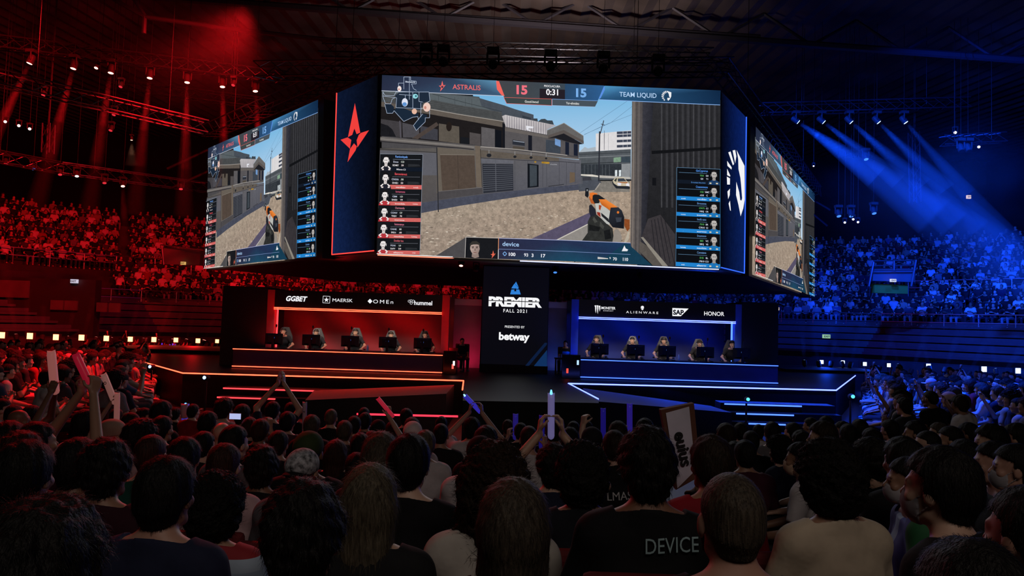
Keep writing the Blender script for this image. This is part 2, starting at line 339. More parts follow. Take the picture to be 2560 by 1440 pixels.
# ---------------------------------------------------------------- booths
M_NAVY = mat('booth_navy', '#1d1830', .5, noise=.15, nscale=2)
M_NAVYB = mat('booth_blue', '#0d1c4c', .5, noise=.15, nscale=2)
def booth(side):
    red = side == 'red'; Y = 22.0
    pr, ph, lab = ((665, 686, 1104.6, 1123, 557, 668), (769, 783), 'red') if red else ((1428, 1446, 1837, 1853, 1943, 1853), (797, 809), 'blue')
    Xp = lambda px, py=800, yy=Y: P(px, py, yy).x
    e = empty('team_booth', ('%s-lit player booth with a sponsor header across its top' % lab), 'booth', (0, 0, 0))
    x0, x1, x2, x3 = [Xp(v) for v in pr[:4]]; xw0, xw1 = sorted((Xp(pr[4]), Xp(pr[5])))
    zh0, zh1 = 2.78, 3.36
    c_in = RED if red else BLUE
    G = G_RED if red else G_BLUE
    wall = mat('booth_wall_'+lab, '#b0a8ac', .55)
    nt, N, L = nodes_of(wall); tcx = N.new('ShaderNodeTexCoord'); wv = N.new('ShaderNodeTexWave'); wv.inputs['Scale'].default_value = .32; wv.inputs['Distortion'].default_value = 3.0; wv.bands_direction = 'DIAGONAL'
    rp = N.new('ShaderNodeValToRGB'); rp.color_ramp.elements[0].color = (.07, .006, .01, 1) if red else (.006, .012, .06, 1); rp.color_ramp.elements[1].color = (.26, .02, .03, 1) if red else (.015, .035, .16, 1)  # coloured booth light tinted into the wall pattern's base colours
    L.new(tcx.outputs['Object'], wv.inputs['Vector']); L.new(wv.outputs['Fac'], rp.inputs['Fac']); L.new(rp.outputs['Color'], N['Principled BSDF'].inputs['Base Color'])
    MB().box((x0, Y+1.75, SZ), (x3, Y+1.85, zh1)).build('back_wall', wall, e)
    MB().box((x1, Y-.06, zh0), (x2, Y+1.0, zh1)).build('header', mat('header_panel', '#120d18' if red else '#0a1024', .45), e)
    pm = mat('pillar_panel_'+lab, '#d0404a' if red else '#3f66d8', .6, noise=.35, nscale=1.1)
    for a, b in ((x0, x1), (x2, x3)):
        MB().box((a, Y-.05, SZ), (b, Y+.25, zh1)).build('pillar', pm, e)
        light('pillar_wash', 'AREA', ((a+b)/2, Y-.5, SZ+.55), 60 if red else 70, c_in, ((a+b)/2, Y, 2.4), shape='RECTANGLE', size=.22, size_y=.3, spread=math.radians(120))
    MB().box((xw0, Y-.1, SZ), (xw1, Y+1.6, zh1+.08)).build('side_wing', M_BLACK, e)
    for dz in (-.035, .012): led('led_strip', [Vector((x1, Y-.09, zh0+dz)), Vector((x2, Y-.09, zh0+dz))], G, .013, e)
    xs = x1 if red else x2
    led('led_strip', [Vector((xs+(.06 if red else -.06), Y+.1, SZ+.62)), Vector((xs+(.06 if red else -.06), Y+.1, zh0))], G_REDS if red else G_BLUES, .03, e)
    # light from the header strip down the inside
    light('booth_glow', 'AREA', ((x1+x2)/2, Y+.75, zh0-.05), 26 if red else 30, c_in, ((x1+x2)/2, Y+1.5, 1.2), shape='RECTANGLE', size=(x2-x1)*.92, size_y=.1)
    W_ = glow('logo_white', (.92, .92, .95), 1.0)
    def L_(txt, cx, cy, h, width=None, **k): text_part('logo_lettering', txt, W_, e, P(cx, cy, Y-.075), (1, 0, 0), (0, 0, 1), h, width, depth=.004, **k)
    def poly(name, pts, m=W_):
        mb = MB(); mb.add([P(x, y, Y-.078) for x, y in pts], [tuple(range(len(pts)))]); return mb.build(name, m, e)
    px = 22 / FPX
    if red:
        L_('GGBET', 742, 746.5, 12.5*px, 53*px, bold=.035, shear=.25)
        sq = MB()
        for k in range(4):
            a = [(808, 740), (825, 741), (824, 758), (807, 757)]; sq.tube(P(*a[k], Y-.08), P(*a[(k+1) % 4], Y-.08), .006, 5)
        sq.build('logo_square', W_, e)
        cx, cyy = 816, 749.5
        poly('logo_star', [(cx + (6.8 if k % 2 == 0 else 2.6)*math.sin(k*math.pi/5), cyy - (6.8 if k % 2 == 0 else 2.6)*math.cos(k*math.pi/5)) for k in range(10)])
        L_('MAERSK', 856.5, 750.5, 8.5*px, 50*px)
        poly('logo_diamond', [(925, 747), (931, 753), (925, 759), (919, 753)])
        L_('OMEn', 958, 754, 9.5*px, 50*px, spacing=1.35)
        for ox, oy in ((1023, 753), (1028, 758), (1033, 753), (1027.5, 752)):
            mb = MB(); 
            for k in range(8): mb.tube(P(ox+3*math.cos(k*.7854), oy+3*math.sin(k*.7854), Y-.08), P(ox+3*math.cos(k*.7854+.7854), oy+3*math.sin(k*.7854+.7854), Y-.08), .006, 4)
            mb.build('logo_ring', W_, e)
        L_('hummel', 1058, 757, 11*px, 45*px, bold=.02)
    else:
        for k, (lx, yt, yb) in enumerate(((1489, 763, 783), (1494, 763, 785), (1499, 764, 779))):
            poly('logo_claw', [(lx-3, yt+1), (lx+1.5, yt), (lx+2, yt+7), (lx+.5, yb), (lx-.8, yb-6), (lx-1.2, yt+4)])
        L_('MONSTER', 1521, 770, 6.5*px, 35*px, bold=.02)
        L_('ENERGY', 1521, 777, 2.5*px, 25*px, spacing=1.3)
        poly('logo_head', [(1602.5, 766), (1606, 764.3), (1609.5, 766), (1610, 770), (1608, 774), (1606, 775.5), (1604, 774), (1602, 770)])
        nv = mat('header_panel', '#0a1024')
        for sx in (-1, 1): poly('logo_eye', [(1606+sx*1, 771.4), (1606+sx*2.6, 769.3), (1606+sx*3, 770.6), (1606+sx*1.8, 772)], nv).location.y = -.004
        L_('ALIENWARE', 1605.5, 781, 6*px, 80*px, spacing=1.5)
        poly('logo_plate', [(1681, 770), (1721.5, 771.5), (1702, 790.5), (1681, 790)])
        text_part('logo_lettering', 'SAP', mat('sap_navy', '#0a1430', .6), e, P(1696, 780.5, Y-.084), (1, 0, 0), (0, 0, 1), 12*px, 27*px, bold=.04, depth=.004)
        L_('HONOR', 1785.5, 784, 10.5*px, 50*px, bold=.01)
    # ------------------------------------------------ desk
    xd0, xd1 = (P(583, 870, 21).x, P(1107, 884, 21).x) if red else (P(1452, 895, 21).x, P(1945, 907, 21).x)
    d = empty('player_desk', 'long %s-edged desk shared by the five players of the %s-lit booth' % (lab, lab), 'desk')
    nv = M_NAVY if red else M_NAVYB
    MB().box((xd0, 21, SZ), (xd1, 21.08, 1.47)).build('front_panel', nv, d)
    MB().box((xd0, 20.98, 1.47), (xd1, 21.95, 1.51)).build('desk_top', M_BLACK, d, bevel=.006)
    for xx in (xd0, xd1-.06): MB().box((xx, 21.08, SZ), (xx+.06, 21.9, 1.47)).build('end_panel', nv, d)
    for z in (.955, 1.48):
        o = led('led_strip', [Vector((xd0, 20.975, z)), Vector((xd1, 20.975, z))], G_RED if red else G_BLUES, .013, d)
    light('desk_wash', 'AREA', ((xd0+xd1)/2, 20.2, 3.0), 4.5 if red else 14, (.55, .3, .75) if red else (.02, .1, 1), ((xd0+xd1)/2, 21, 1.2), shape='RECTANGLE', size=xd1-xd0, size_y=.1, spread=math.radians(70))
    return e
booth('red'); booth('blue')
DESK_Z = 1.51
# monitors on the desks
def monitor(cx_px, cy_px, side, k, tilt):
    x = P(cx_px, cy_px, 21.25).x
    e = empty('gaming_monitor', 'black monitor seen from behind before the %s player from the left of the %s booth' % (ORD[k+1], side), 'monitor', (x, 21.3, DESK_Z), 'player monitors', tilt)
    mb = MB(); mb.add([(-.28, 0, .13), (.28, 0, .13), (.28, 0, .47), (-.28, 0, .47), (-.17, -.045, .19), (.17, -.045, .19), (.17, -.045, .40), (-.17, -.045, .40),
                       (-.28, .03, .13), (.28, .03, .13), (.28, .03, .47), (-.28, .03, .47)],
                      [(4, 5, 6, 7), (0, 1, 5, 4), (1, 2, 6, 5), (2, 3, 7, 6), (3, 0, 4, 7), (0, 8, 9, 1), (1, 9, 10, 2), (2, 10, 11, 3), (3, 11, 8, 0)])
    mb.build('housing', mat('monitor_plastic', '#131316', .3), e)
    MB().add([(-.265, .032, .145), (.265, .032, .145), (.265, .032, .455), (-.265, .032, .455)], [(3, 2, 1, 0)]).build('display', glow('display_light', (.5, .55, .6), 1.2), e)
    MB().box((-.04, -.075, .02), (.04, -.045, .44)).build('stand', mat('monitor_plastic', '#131316', .3), e)
    MB().box((-.14, -.14, 0), (.14, .1, .02)).build('foot', mat('monitor_plastic', '#131316', .3), e, bevel=.006)
    MB().lathe((0, -.05, .34), [(.02, 0), (.045, 0), (.045, .012), (.02, .012)], 20, (0, -1, 0)).build('badge_ring', glow('badge_glow', (.9, .08, .05) if k % 2 else (.1, .25, .9), .5), e)
    # keyboard and desk microphone
    kb = empty('keyboard', 'black keyboard lying before the %s player from the left of the %s booth' % (ORD[k+1], side), 'keyboard', (x+.12, 21.58, DESK_Z), 'player keyboards')
    MB().box((-.2, -.07, 0), (.2, .07, .02)).build('case', M_BLACK, kb, bevel=.004)
    mb = MB()
    for r in range(4):
        for c in range(12): mb.box((-.19+c*.0318, -.06+r*.031, .02), (-.19+c*.0318+.026, -.06+r*.031+.025, .03))
    mb.build('keys', mat('key_plastic', '#1b1b20', .5), kb)
    mc = empty('gooseneck_microphone', 'slim gooseneck microphone beside the monitor of the %s player from the left, %s booth' % (ORD[k+1], side), 'microphone', (x+(-.05 if side == 'red' else .1), 21.5, DESK_Z), 'player microphones')
    MB().lathe((0, 0, 0), [(.05, 0), (.05, .015), (.012, .03)], 14).build('base', M_BLACK, mc)
    pts = [Vector((0, 0, .02)), Vector((0, .02, .35)), Vector((.01, .03, .55)), Vector((.03, .04, .68))]
    mb = MB()
    for a, b in zip(pts, pts[1:]): mb.tube(a, b, .008, 6)
    mb.build('neck', M_METAL, mc)
    MB().lathe(pts[-1], [(.012, -.02), (.026, 0), (.028, .05), (.014, .075)], 12).build('mic_head', mat('mic_foam', '#301416', .9), mc)
for k, c in enumerate(((683, 849), (776, 850), (874, 850), (968.5, 855), (1056, 857))): monitor(*c, 'red', k, -.08)
for k, c in enumerate(((1500, 868), (1590.7, 871), (1669, 872), (1765, 878), (1856, 880))): monitor(*c, 'blue', k, .1)
# small things on the desks
def bottle(x, y, label):
    e = empty('water_bottle', label, 'bottle', (x, y, DESK_Z))
    MB().lathe((0, 0, 0), [(.033, 0), (.035, .02), (.035, .13), (.02, .17), (.014, .18)], 16).build('bottle_body', mat('bottle_plastic', '#aebfd8', .15), e, smooth=True)
    MB().lathe((0, 0, .18), [(.016, 0), (.016, .02)], 12).build('cap', mat('bottle_cap', '#dadde6', .4), e)
bottle(P(919, 870, 21.5).x, 21.5, 'clear bottle on the red desk beside the middle player')
bottle(P(1697, 890, 21.5).x, 21.5, 'pale blue bottle on the blue desk beside the middle player')
# black equipment cabinets at the inner desk ends
for side, px0, px1, py in (('red', 1107, 1140, 930), ('blue', 1404, 1450, 942)):
    a, b = P(px0, py, 21).x, P(px1, py, 21).x
    e = empty('equipment_cabinet', 'glossy black equipment cabinet at the inner end of the %s desk' % side, 'cabinet')
    MB().box((a, 21.0, SZ), (b, 21.6, 1.62)).build('cabinet_body', mat('gloss_black', '#08080a', .15), e, bevel=.01)
    MB().box((a+.06, 20.985, SZ+.08), (b-.06, 21.0, 1.54)).build('door', mat('gloss_black', '#08080a', .15), e)
    for kk, (fx, fz, c) in enumerate(((.82, .28, (.9, .75, .75)), (.74, .18, (.9, .1, .08))) if side == 'red' else ((.86, .42, (.35, .55, 1)), (.3, .16, (1, .06, .04)))):
        MB().box((a+(b-a)*fx-.03, 20.97, SZ+fz), (a+(b-a)*fx+.03, 20.985, SZ+fz+.14)).build('status_light', glow('status_%s%d' % (side, kk), c, 1.6), e)
# ---------------------------------------------------------------- central LED column
Yc = 22.6
e = empty('led_column', 'tall dark LED column with event lettering in the middle of the stage', 'LED column')
xa, xb = P(1200, 912, Yc).x, P(1367.5, 916, Yc).x
zc = 1.14
MB().box((xa-.02, Yc-.02, SZ), (xb+.02, Yc+1.1, zc)).build('plinth', M_BLACK, e)
MB().box((xa, Yc, zc), (xb, Yc+1.0, 4.41)).build('cabinet', M_BLACK, e)
MB().add([(xa+.02, Yc-.008, zc+.02), (xb-.02, Yc-.008, zc+.02), (xb-.02, Yc-.008, 4.39), (xa+.02, Yc-.008, 4.39)], [(0, 1, 2, 3)]).build('display', glow('column_screen', lin('#08080f'), 1.0), e)
WT = glow('column_white', (.93, .93, .95), 1.0); BL = glow('column_blue', lin('#2f80d8'), 1.0)
pc = Yc / FPX
def cpoly(name, pts, m): return MB().add([P(x, y, Yc-.014) for x, y in pts], [tuple(range(len(pts)))]).build(name, m, e)
cz = lambda x, y: (1140 + x/3.789, 640 + y/3.789)
cpoly('emblem_base', [cz(525, 318), cz(599, 318), cz(613, 364), cz(513, 363)], BL)
cpoly('emblem_middle', [cz(553, 262), cz(594, 300), cz(590, 312), cz(524, 306)], BL)
cpoly('emblem_tip', [cz(569, 243), cz(594, 296), cz(556, 262)], BL)
cpoly('emblem_notch', [cz(562, 300), cz(573, 335), cz(550, 334)], glow('column_screen', (0, 0, 0), 1)).location.y = -.004
def CT(txt, zx, zy, hz, wz, m=WT, **k):
    x, y = cz(zx, zy); return text_part('lettering', txt, m, e, P(x, y, Yc-.014), (1, 0, 0), (0, 0, 1), hz/3.789*pc, wz/3.789*pc, depth=.004, **k)
CT('PREMIER', 562, 434, 86, 505, bold=.055)
MB().box((P(1219, 752, Yc).x, Yc-.03, P(1287, 753.2, Yc).z-.012), (P(1358, 755, Yc).x, Yc-.02, P(1287, 753.2, Yc).z+.012)).build('lettering_gap', glow('column_screen', (0, 0, 0), 1), e)
CT('FALL 2021', 560, 519, 33, 222, spacing=1.25, bold=.01)
CT('PRESENTED BY', 556, 671, 23, 187)
CT('betway', 552, 760, 70, 290, bold=.04)
DB = glow('column_deep_blue', lin('#0f2f5c'), 1.0)
cpoly('corner_stripe', [cz(735, 1045), cz(862, 890), cz(862, 1046)], DB)
cpoly('corner_stripe', [cz(655, 1040), cz(840, 822), cz(862, 822), cz(862, 838), cz(690, 1042)], glow('column_dim_blue', lin('#0b1c3c'), 1.0))
# backdrop panels between booths and column
for sx, px0, px1, lab in ((-1, 1124, 1199, 'red'), (1, 1370, 1427, 'blue')):
    a, b = P(px0, 850, 23.6).x, P(px1, 850, 23.6).x
    o = empty('backdrop_panel', 'tall %s-lit backdrop panel beside the LED column' % lab, 'panel')
    MB().box((a, 24.2, SZ), (b, 24.3, 3.25)).build('panel_face', mat('backdrop_face', '#7c747c', .6, noise=.4, nscale=.8), o)
    MB().box((a, 24.1, 3.1), (b, 24.35, 3.32)).build('top_bar', mat('pillar_panel', '#c9c2c6', .6), o)
    light('backdrop_wash', 'AREA', ((a+b)/2, 23.6, SZ+.1), 9 if sx < 0 else 5, (1, .02, .1) if sx < 0 else (.02, .1, .8), ((a+b)/2, 24.2, 2.2), shape='RECTANGLE', size=.7, size_y=.1)
# ================================================================ THE HANGING SCREENS
# the broadcast picture, drawn in the flat coordinates of the middle screen
QUAD = [(956.3, 190.4), (1798.8, 229.0), (1797.0, 672.0), (943.5, 636.0)]       # TL TR BR BL
def homography(q):
    A = []; b = []
    for (x, y), (u, v) in zip(q, ((0, 0), (1, 0), (1, 1), (0, 1))):
        A += [[x, y, 1, 0, 0, 0, -u*x, -u*y], [0, 0, 0, x, y, 1, -v*x, -v*y]]; b += [u, v]
    return np.append(np.linalg.solve(np.array(A, float), np.array(b, float)), 1).reshape(3, 3)
HM = homography(QUAD)
def uv(pts):
    p = np.c_[np.array(pts, float), np.ones(len(pts))] @ HM.T; return p[:, :2] / p[:, 2:]
PIC = []      # (uv array, faces, colours)
def pg(col, pts, n=0.0):
    cs = col if isinstance(col, list) else [col]*len(pts)
    PIC.append((uv(pts), [tuple(range(len(pts)))], [(*lin(c), n) for c in cs]))
def ln(col, pts, wd=1.0, n=0.0):
    for (x0, y0), (x1, y1) in zip(pts, pts[1:]):
        d = math.hypot(x1-x0, y1-y0) or 1; ox, oy = -(y1-y0)/d*wd/2, (x1-x0)/d*wd/2
        pg(col, [(x0+ox, y0+oy), (x1+ox, y1+oy), (x1-ox, y1-oy), (x0-ox, y0-oy)], n)
def ell(col, cx, cyy, rx, ry, n=0.0, k=14): pg(col, [(cx+rx*math.cos(2*math.pi*i/k), cyy+ry*math.sin(2*math.pi*i/k)) for i in range(k)], n)
SL = .0425    # the picture's own slope in these coordinates
def tx(col, s, cx, cyy, h, wd=None, bold=0.0, sp=1.0, n=0.0):
    vs, fs = text_mesh(s, bold, sp)
    sx = h if wd is None else wd / max(1e-6, float(np.ptp(vs[:, 0])))
    pts = [(cx + x*sx, cyy - y*h + x*sx*SL) for x, y in vs]
    PIC.append((uv(pts), fs, [(*lin(col), n)]*len(pts)))
def mp(o, k, pts): return [(o[0]+x/k, o[1]+y/k) for x, y in pts]
K2 = lambda pts: mp((1080, 190), 6.4, pts)
K5 = lambda pts: mp((1150, 360), 7.2, pts)
K6 = lambda pts: mp((1430, 430), 5.76, pts)
K3 = lambda pts: mp((1400, 200), 5.144, pts)
K1 = lambda pts: mp((940, 180), 6.545, pts)
# sky, far city
pg(['#58aada', '#6cb4e0', '#c6dcf0', '#b5d6ee'], [(1180, 200), (1600, 220), (1600, 450), (1180, 420)])
pg('#a9b4bd', K3([(225, 930), (300, 860), (340, 880), (440, 860), (450, 930)]))
pg('#dcd9da', K3([(443, 690), (902, 648), (902, 890), (443, 915)]), .1)
for yy in (665, 705, 772, 838):
    pg('#3c4252', K3([(715, yy), (900, yy-8), (900, yy+24), (715, yy+32)]))
    for xx in (795, 850): ln('#c9c8cc', K3([(xx, yy-4), (xx, yy+32)]), .8)
ln('#8b8d94', K3([(550, 690), (550, 905)]), .8); ln('#9a9ca2', K3([(604, 688), (604, 905)]), .7)
pg('#52575c', K3([(225, 930), (895, 890), (895, 1280), (225, 1290)]), .25)
for yy, c in ((960, '#3f4449'), (1000, '#777b7f'), (1080, '#33373b'), (1150, '#2d3136')): ln(c, K3([(225, yy), (890, yy-30)]), 2.2)
pg('#30353b', K3([(225, 1085), (780, 1080), (780, 1240), (225, 1240)]), .4)
pg('#7e9c84', K3([(672, 1000), (765, 990), (765, 1055), (672, 1060)]), .4); pg('#8c8f92', K3([(775, 1080), (890, 1075), (885, 1250), (775, 1250)]), .15)
pg('#3a4650', K3([(775, 990), (885, 985), (885, 1060), (775, 1060)]), .2)
for xx in range(250, 640, 46): ln('#6f757a', K3([(xx, 1090), (xx, 1240)]), .5)
pg('#d8d2c6', K3([(228, 1212), (400, 1216), (480, 1232), (480, 1250), (228, 1228)]), .15); pg('#b9b5ae', K3([(480, 1225), (890, 1250), (890, 1275), (480, 1258)]), .2)
for xx in (690, 740): pg('#d5dde0', K3([(xx, 1160), (xx+30, 1158), (xx+30, 1235), (xx, 1240)]), .5)
# ground
pg(['#a99885', '#a39483', '#9a8c7d', '#a49280', '#a08e7c', '#97877a'], [(940, 520), (1205, 484), (1448, 458), (1585, 452), (1590, 672), (940, 640)], .55)
pg('#7d7871', K3([(480, 1300), (880, 1300), (880, 1440), (420, 1440)]), .4)
rg = random.Random(3)
for k in range(620):
    y = 478 + 170*rg.random()**.8; f = (y-455)/60; x = rg.uniform(1000, 1570)
    if y < 500 and x < 1300: continue
    a_, b_ = rg.uniform(.6, 3.2)*f, rg.uniform(.3, .9)*f**.7
    pg(rg.choice(['#c9bcab', '#d8cdbd', '#bcae9c', '#7c6e61', '#6e6258', '#8a7b6c']), [(x-a_, y+rg.uniform(-.3, .3)*b_), (x, y-b_), (x+a_, y-b_*.3), (x+a_*.3, y+b_)], .3)
pg('#474a58', [(1050, 508), (1205, 486), (1450, 460), (1490, 462), (1484, 474), (1440, 476), (1310, 490), (1150, 515), (1050, 534)], .3)
pg('#4b4f58', K3([(210, 1300), (480, 1290), (510, 1320), (430, 1420), (220, 1440)]), .25)
pg('#a19a92', K3([(500, 1330), (440, 1420), (425, 1415), (490, 1325)]), .2)
pg('#55565c', K3([(185, 1265), (265, 1260), (270, 1340), (205, 1345)]), .2); pg('#3a3b42', K3([(265, 1255), (370, 1250), (385, 1295), (270, 1300)]), .2)
pg('#4c4a4c', [(1085, 645), (1165, 592), (1245, 597), (1245, 650)], .15)
pg('#575067', [(1245, 640), (1330, 595), (1475, 530), (1478, 566), (1385, 602), (1300, 655)], .25)
pg('#8d8883', [(1385, 602), (1466, 562), (1470, 652), (1275, 652)], .15); ln('#c9c3b8', [(1385, 602), (1466, 561)], 2.5)
ln('#6e6964', [(1290, 650), (1390, 600)], 1.5)
# car
pg('#25282f', K3([(650, 1310), (690, 1290), (880, 1385), (875, 1408), (700, 1400), (655, 1345)]))
pg('#c2b79f', K3([(655, 1300), (690, 1262), (800, 1258), (835, 1300), (870, 1330), (878, 1370), (720, 1368), (670, 1335)]), .15)
pg('#39414c', K3([(722, 1272), (800, 1270), (835, 1308), (722, 1312)])); pg('#343b3a', K3([(672, 1300), (700, 1268), (712, 1270), (700, 1315)]))
pg('#dfdde6', K3([(715, 1330), (770, 1325), (760, 1365), (725, 1362)])); pg('#e6e4ec', K3([(830, 1330), (868, 1340), (872, 1370), (830, 1368)])); pg('#a5623a', K3([(720, 1318), (850, 1318), (840, 1335), (760, 1330)]))
# concrete building on the left
pg('#4a484a', K2([(-800, 300), (1100, 600), (1830, 900), (2085, 860), (2330, 1090), (2320, 1345), (1500, 1260), (-800, 1160)]), .15); pg('#4b5054', K2([(-840, 190), (740, 345), (770, 500), (-840, 420)]), .12)
pg('#586064', K2([(-840, 200), (0, 300), (230, 310), (730, 360), (775, 490), (1095, 575), (1095, 640), (0, 420), (-840, 260)]), .12)
pg('#474e57', K2([(740, 365), (1130, 480), (1300, 540), (1600, 630), (1600, 725), (1350, 690), (1100, 640), (770, 490)]), .18)
pg('#343b44', K2([(1420, 640), (1560, 680), (1560, 712), (1420, 680)])); pg('#3c444c', K2([(1600, 690), (1660, 690), (1670, 740), (1720, 700), (1780, 695), (1820, 720), (1900, 722), (1925, 790), (1600, 735)]), .3)
for xx in (95, 350, 520, 620): ln('#464c50', K2([(xx, 320+xx*.09), (xx, 420+xx*.14)]), 1)
ln('#343a3d', K2([(0, 300), (520, 440), (1095, 580)]), 1.2)
pg('#4a4c4d', K2([(-900, 290), (0, 395), (370, 470), (1095, 590), (1095, 720), (400, 640), (0, 545), (-900, 380)]), .28)
for t in range(4): ln('#3a3c3d', K2([(-600, 335+t*28), (0, 425+t*30), (1090, 620+t*24)]), .8)
pg('#5e564f', K2([(-900, 420), (0, 550), (1110, 735), (1105, 830), (0, 630), (-900, 500)]), .15); ln('#a59f98', K2([(-200, 520), (0, 548), (420, 625), (1130, 738)]), 1.6)
pg('#1f1c1d', K2([(-840, 500), (0, 630), (1105, 830), (1105, 1160), (660, 1110), (0, 1050), (-840, 960)]), .15)
pg('#5a534b', K2([(100, 770), (420, 820), (425, 1090), (100, 1050)]), .2); ell('#241d1b', 1120.5, 318, 7, 12)
pg('#4f4a4a', K2([(585, 910), (760, 940), (760, 1120), (585, 1100)]), .2); pg('#191b20', K2([(440, 985), (580, 1000), (580, 1105), (440, 1090)]))
pg('#5b585a', K2([(770, 825), (985, 860), (985, 1150), (770, 1125)]), .2); pg('#12151c', K2([(990, 870), (1090, 885), (1090, 1160), (990, 1145)]))
pg('#403d40', K1([(85, 780), (420, 830), (420, 1080), (85, 1050)]), .2); pg('#4b494e', K1([(430, 840), (700, 900), (700, 1090), (440, 1080)]), .2)
pg('#3e3e45', K1([(720, 890), (1000, 950), (1000, 1130), (720, 1100)]), .2); pg('#4b413d', K1([(585, 1095), (980, 830), (1015, 880), (680, 1110)]), .15)
pg('#1b1b1f', K1([(80, 850), (200, 890), (270, 950), (330, 1075), (80, 1060)]), .3); ln('#55525a', K1([(390, 810), (405, 1085)]), 3)
pg(['#b6b1b2', '#c2bdbe', '#aaa4a8', '#a8a3a8', '#b5b0b3', '#a39ea2'], K2([(1098, 655), (1150, 632), (1960, 800), (1815, 870), (1815, 950), (1160, 825)]), .1)
for t in range(34):
    xx = 1160 + t*19.2; ln('#858088' if t % 2 else '#cfc9c9', K2([(xx, 640+(xx-1160)*.21), (xx, 826+(xx-1160)*.19)]), 1.1)
pg('#e3e3ea', K2([(1480, 805), (1600, 822), (1590, 850), (1530, 845), (1515, 862), (1560, 885), (1540, 890), (1485, 868)]))
pg('#66605d', K2([(1145, 830), (1830, 965), (1830, 1010), (1145, 890)]), .15)
pg('#656362', K2([(1815, 880), (2085, 765), (2395, 970), (2400, 1095), (2085, 885), (1830, 1005)]), .18); ln('#8e8a86', K2([(1815, 880), (2085, 765), (2395, 970)]), 1.4)
pg('#5a5350', K2([(1830, 960), (2080, 875), (2400, 1050), (2400, 1098), (2080, 930), (1830, 1005)]), .1)
pg('#1f1f24', K2([(1830, 1005), (2080, 930), (2395, 1098), (2320, 1105), (2130, 1060), (1950, 1000)]))
pg('#575456', K2([(1145, 890), (1790, 1010), (2320, 1100), (2320, 1290), (1145, 1170)]), .15)
pg('#2b2f38', K2([(1265, 1030), (1460, 1060), (1460, 1130), (1265, 1105)])); ln('#aeb6c4', K2([(1275, 1048), (1455, 1072)]), 1.3); pg('#4d463f', K2([(1270, 1130), (1455, 1150), (1455, 1195), (1270, 1175)]))
pg('#191b24', K2([(1515, 955), (1575, 965), (1575, 1210), (1515, 1200)])); pg('#17181e', K2([(1105, 760), (1145, 780), (1145, 1165), (1105, 1160)]))
pg('#3c434d', K2([(1795, 1030), (2030, 1050), (2030, 1250), (1795, 1225)]), .2); pg('#6f95c6', K2([(1940, 1010), (2030, 1040), (2030, 1145), (1940, 1110)]), .2)
pg('#1a2030', K2([(2105, 1060), (2165, 1075), (2165, 1275), (2105, 1265)])); pg('#1a2030', K2([(2240, 1095), (2305, 1100), (2305, 1290), (2240, 1280)]))
pg(['#55504b', '#5f5c5b', '#5c5c60', '#606068', '#585860', '#55555b', '#4d4642'], [(944, 372), (1180, 372), (1300, 385), (1448, 402), (1448, 460), (1205, 487), (944, 522)], .12)
pg('#6a6562', K5([(-1450, -120), (0, 20), (240, 45), (2120, 265), (2125, 285), (350, 115), (0, 75), (-1450, -50)]), .15)
ln('#a8a29c', K5([(350, 60), (1000, 108), (1900, 215)]), 1.8); ln('#8e8984', K5([(-1450, -80), (-200, 25), (235, 70)]), 1.4); ln('#2d2b2e', K5([(-1450, -35), (0, 85), (230, 110)]), 2.4)
pg('#5f574f', K5([(350, 120), (1750, 260), (1750, 320), (350, 250)]), .25); ln('#2c2c33', K5([(350, 260), (940, 295), (1900, 335), (2120, 355)]), 1.2)
for xx, yy, r in ((500, 215, 6), (962, 240, 4), (1250, 255, 4), (1520, 270, 3)): ell('#22242a', *K5([(xx, yy)])[0], r, r*.8); ln('#9b9b9e', K5([(xx, yy-95), (xx, yy-30)]), 1)
pg('#655d54', K5([(-430, 70), (250, 130), (250, 800), (-430, 900)]), .1); pg('#51453d', K5([(-370, 210), (240, 215), (270, 790), (-330, 860)]), .22); ln('#7b736a', K5([(-370, 200), (240, 208)]), 1.5); ln('#3b332e', K5([(-60, 210), (-40, 820)]), 1)
pg('#4a4749', K5([(-400, 860), (380, 790), (390, 905), (-400, 1010)]), .15); ln('#716d6c', K5([(-400, 862), (380, 790)]), 1.2)
pg('#6b6055', K5([(250, 40), (340, 50), (370, 790), (275, 785)]), .12); ln('#332f2c', K5([(345, 100), (378, 790)]), 1.3)
pg('#62636b', K5([(355, 275), (935, 310), (935, 365), (360, 360)]), .2)
pg('#2c2e36', K5([(380, 365), (930, 370), (935, 845), (400, 895)]), .1)
for t in range(13): ln('#565961', K5([(395, 395+t*38), (925, 392+t*34.5)]), 1.5)
ln('#5a5c64', K5([(615, 285), (625, 860)]), 1.8)
for xx in (960, 1190, 1460, 1530, 1755, 1885, 2040): ln('#45454c', K5([(xx, 310+(xx-960)*.03), (xx, 830-(xx-960)*.1)]), 1)
pg('#14171d', K5([(1188, 362), (1385, 385), (1385, 780), (1188, 798)])); pg('#3e454c', K5([(1225, 385), (1355, 398), (1355, 760), (1228, 775)]), .15)
pg('#a8812e', K5([(1310, 318), (1345, 320), (1342, 350), (1310, 348)])); pg('#a8812e', K5([(1440, 325), (1580, 335), (1578, 370), (1440, 360)]), .5); tx('#b5b6bc', 'LPLACRMA', 1380, 412.5, 3, 17); pg('#6a5a4a', K5([(1945, 515), (2035, 525), (2035, 690), (1940, 712)]), .15)
ln('#292a30', K5([(1560, 772), (1840, 735)]), 1.5)
pg('#5d5d64', K1([(60, 1290), (990, 1340), (990, 1700), (60, 1700)]), .1); ln('#2a2a2f', K1([(985, 1240), (1010, 2300)]), 2.5); ln('#2e2e33', K1([(0, 1270), (990, 1330)]), 1.5)
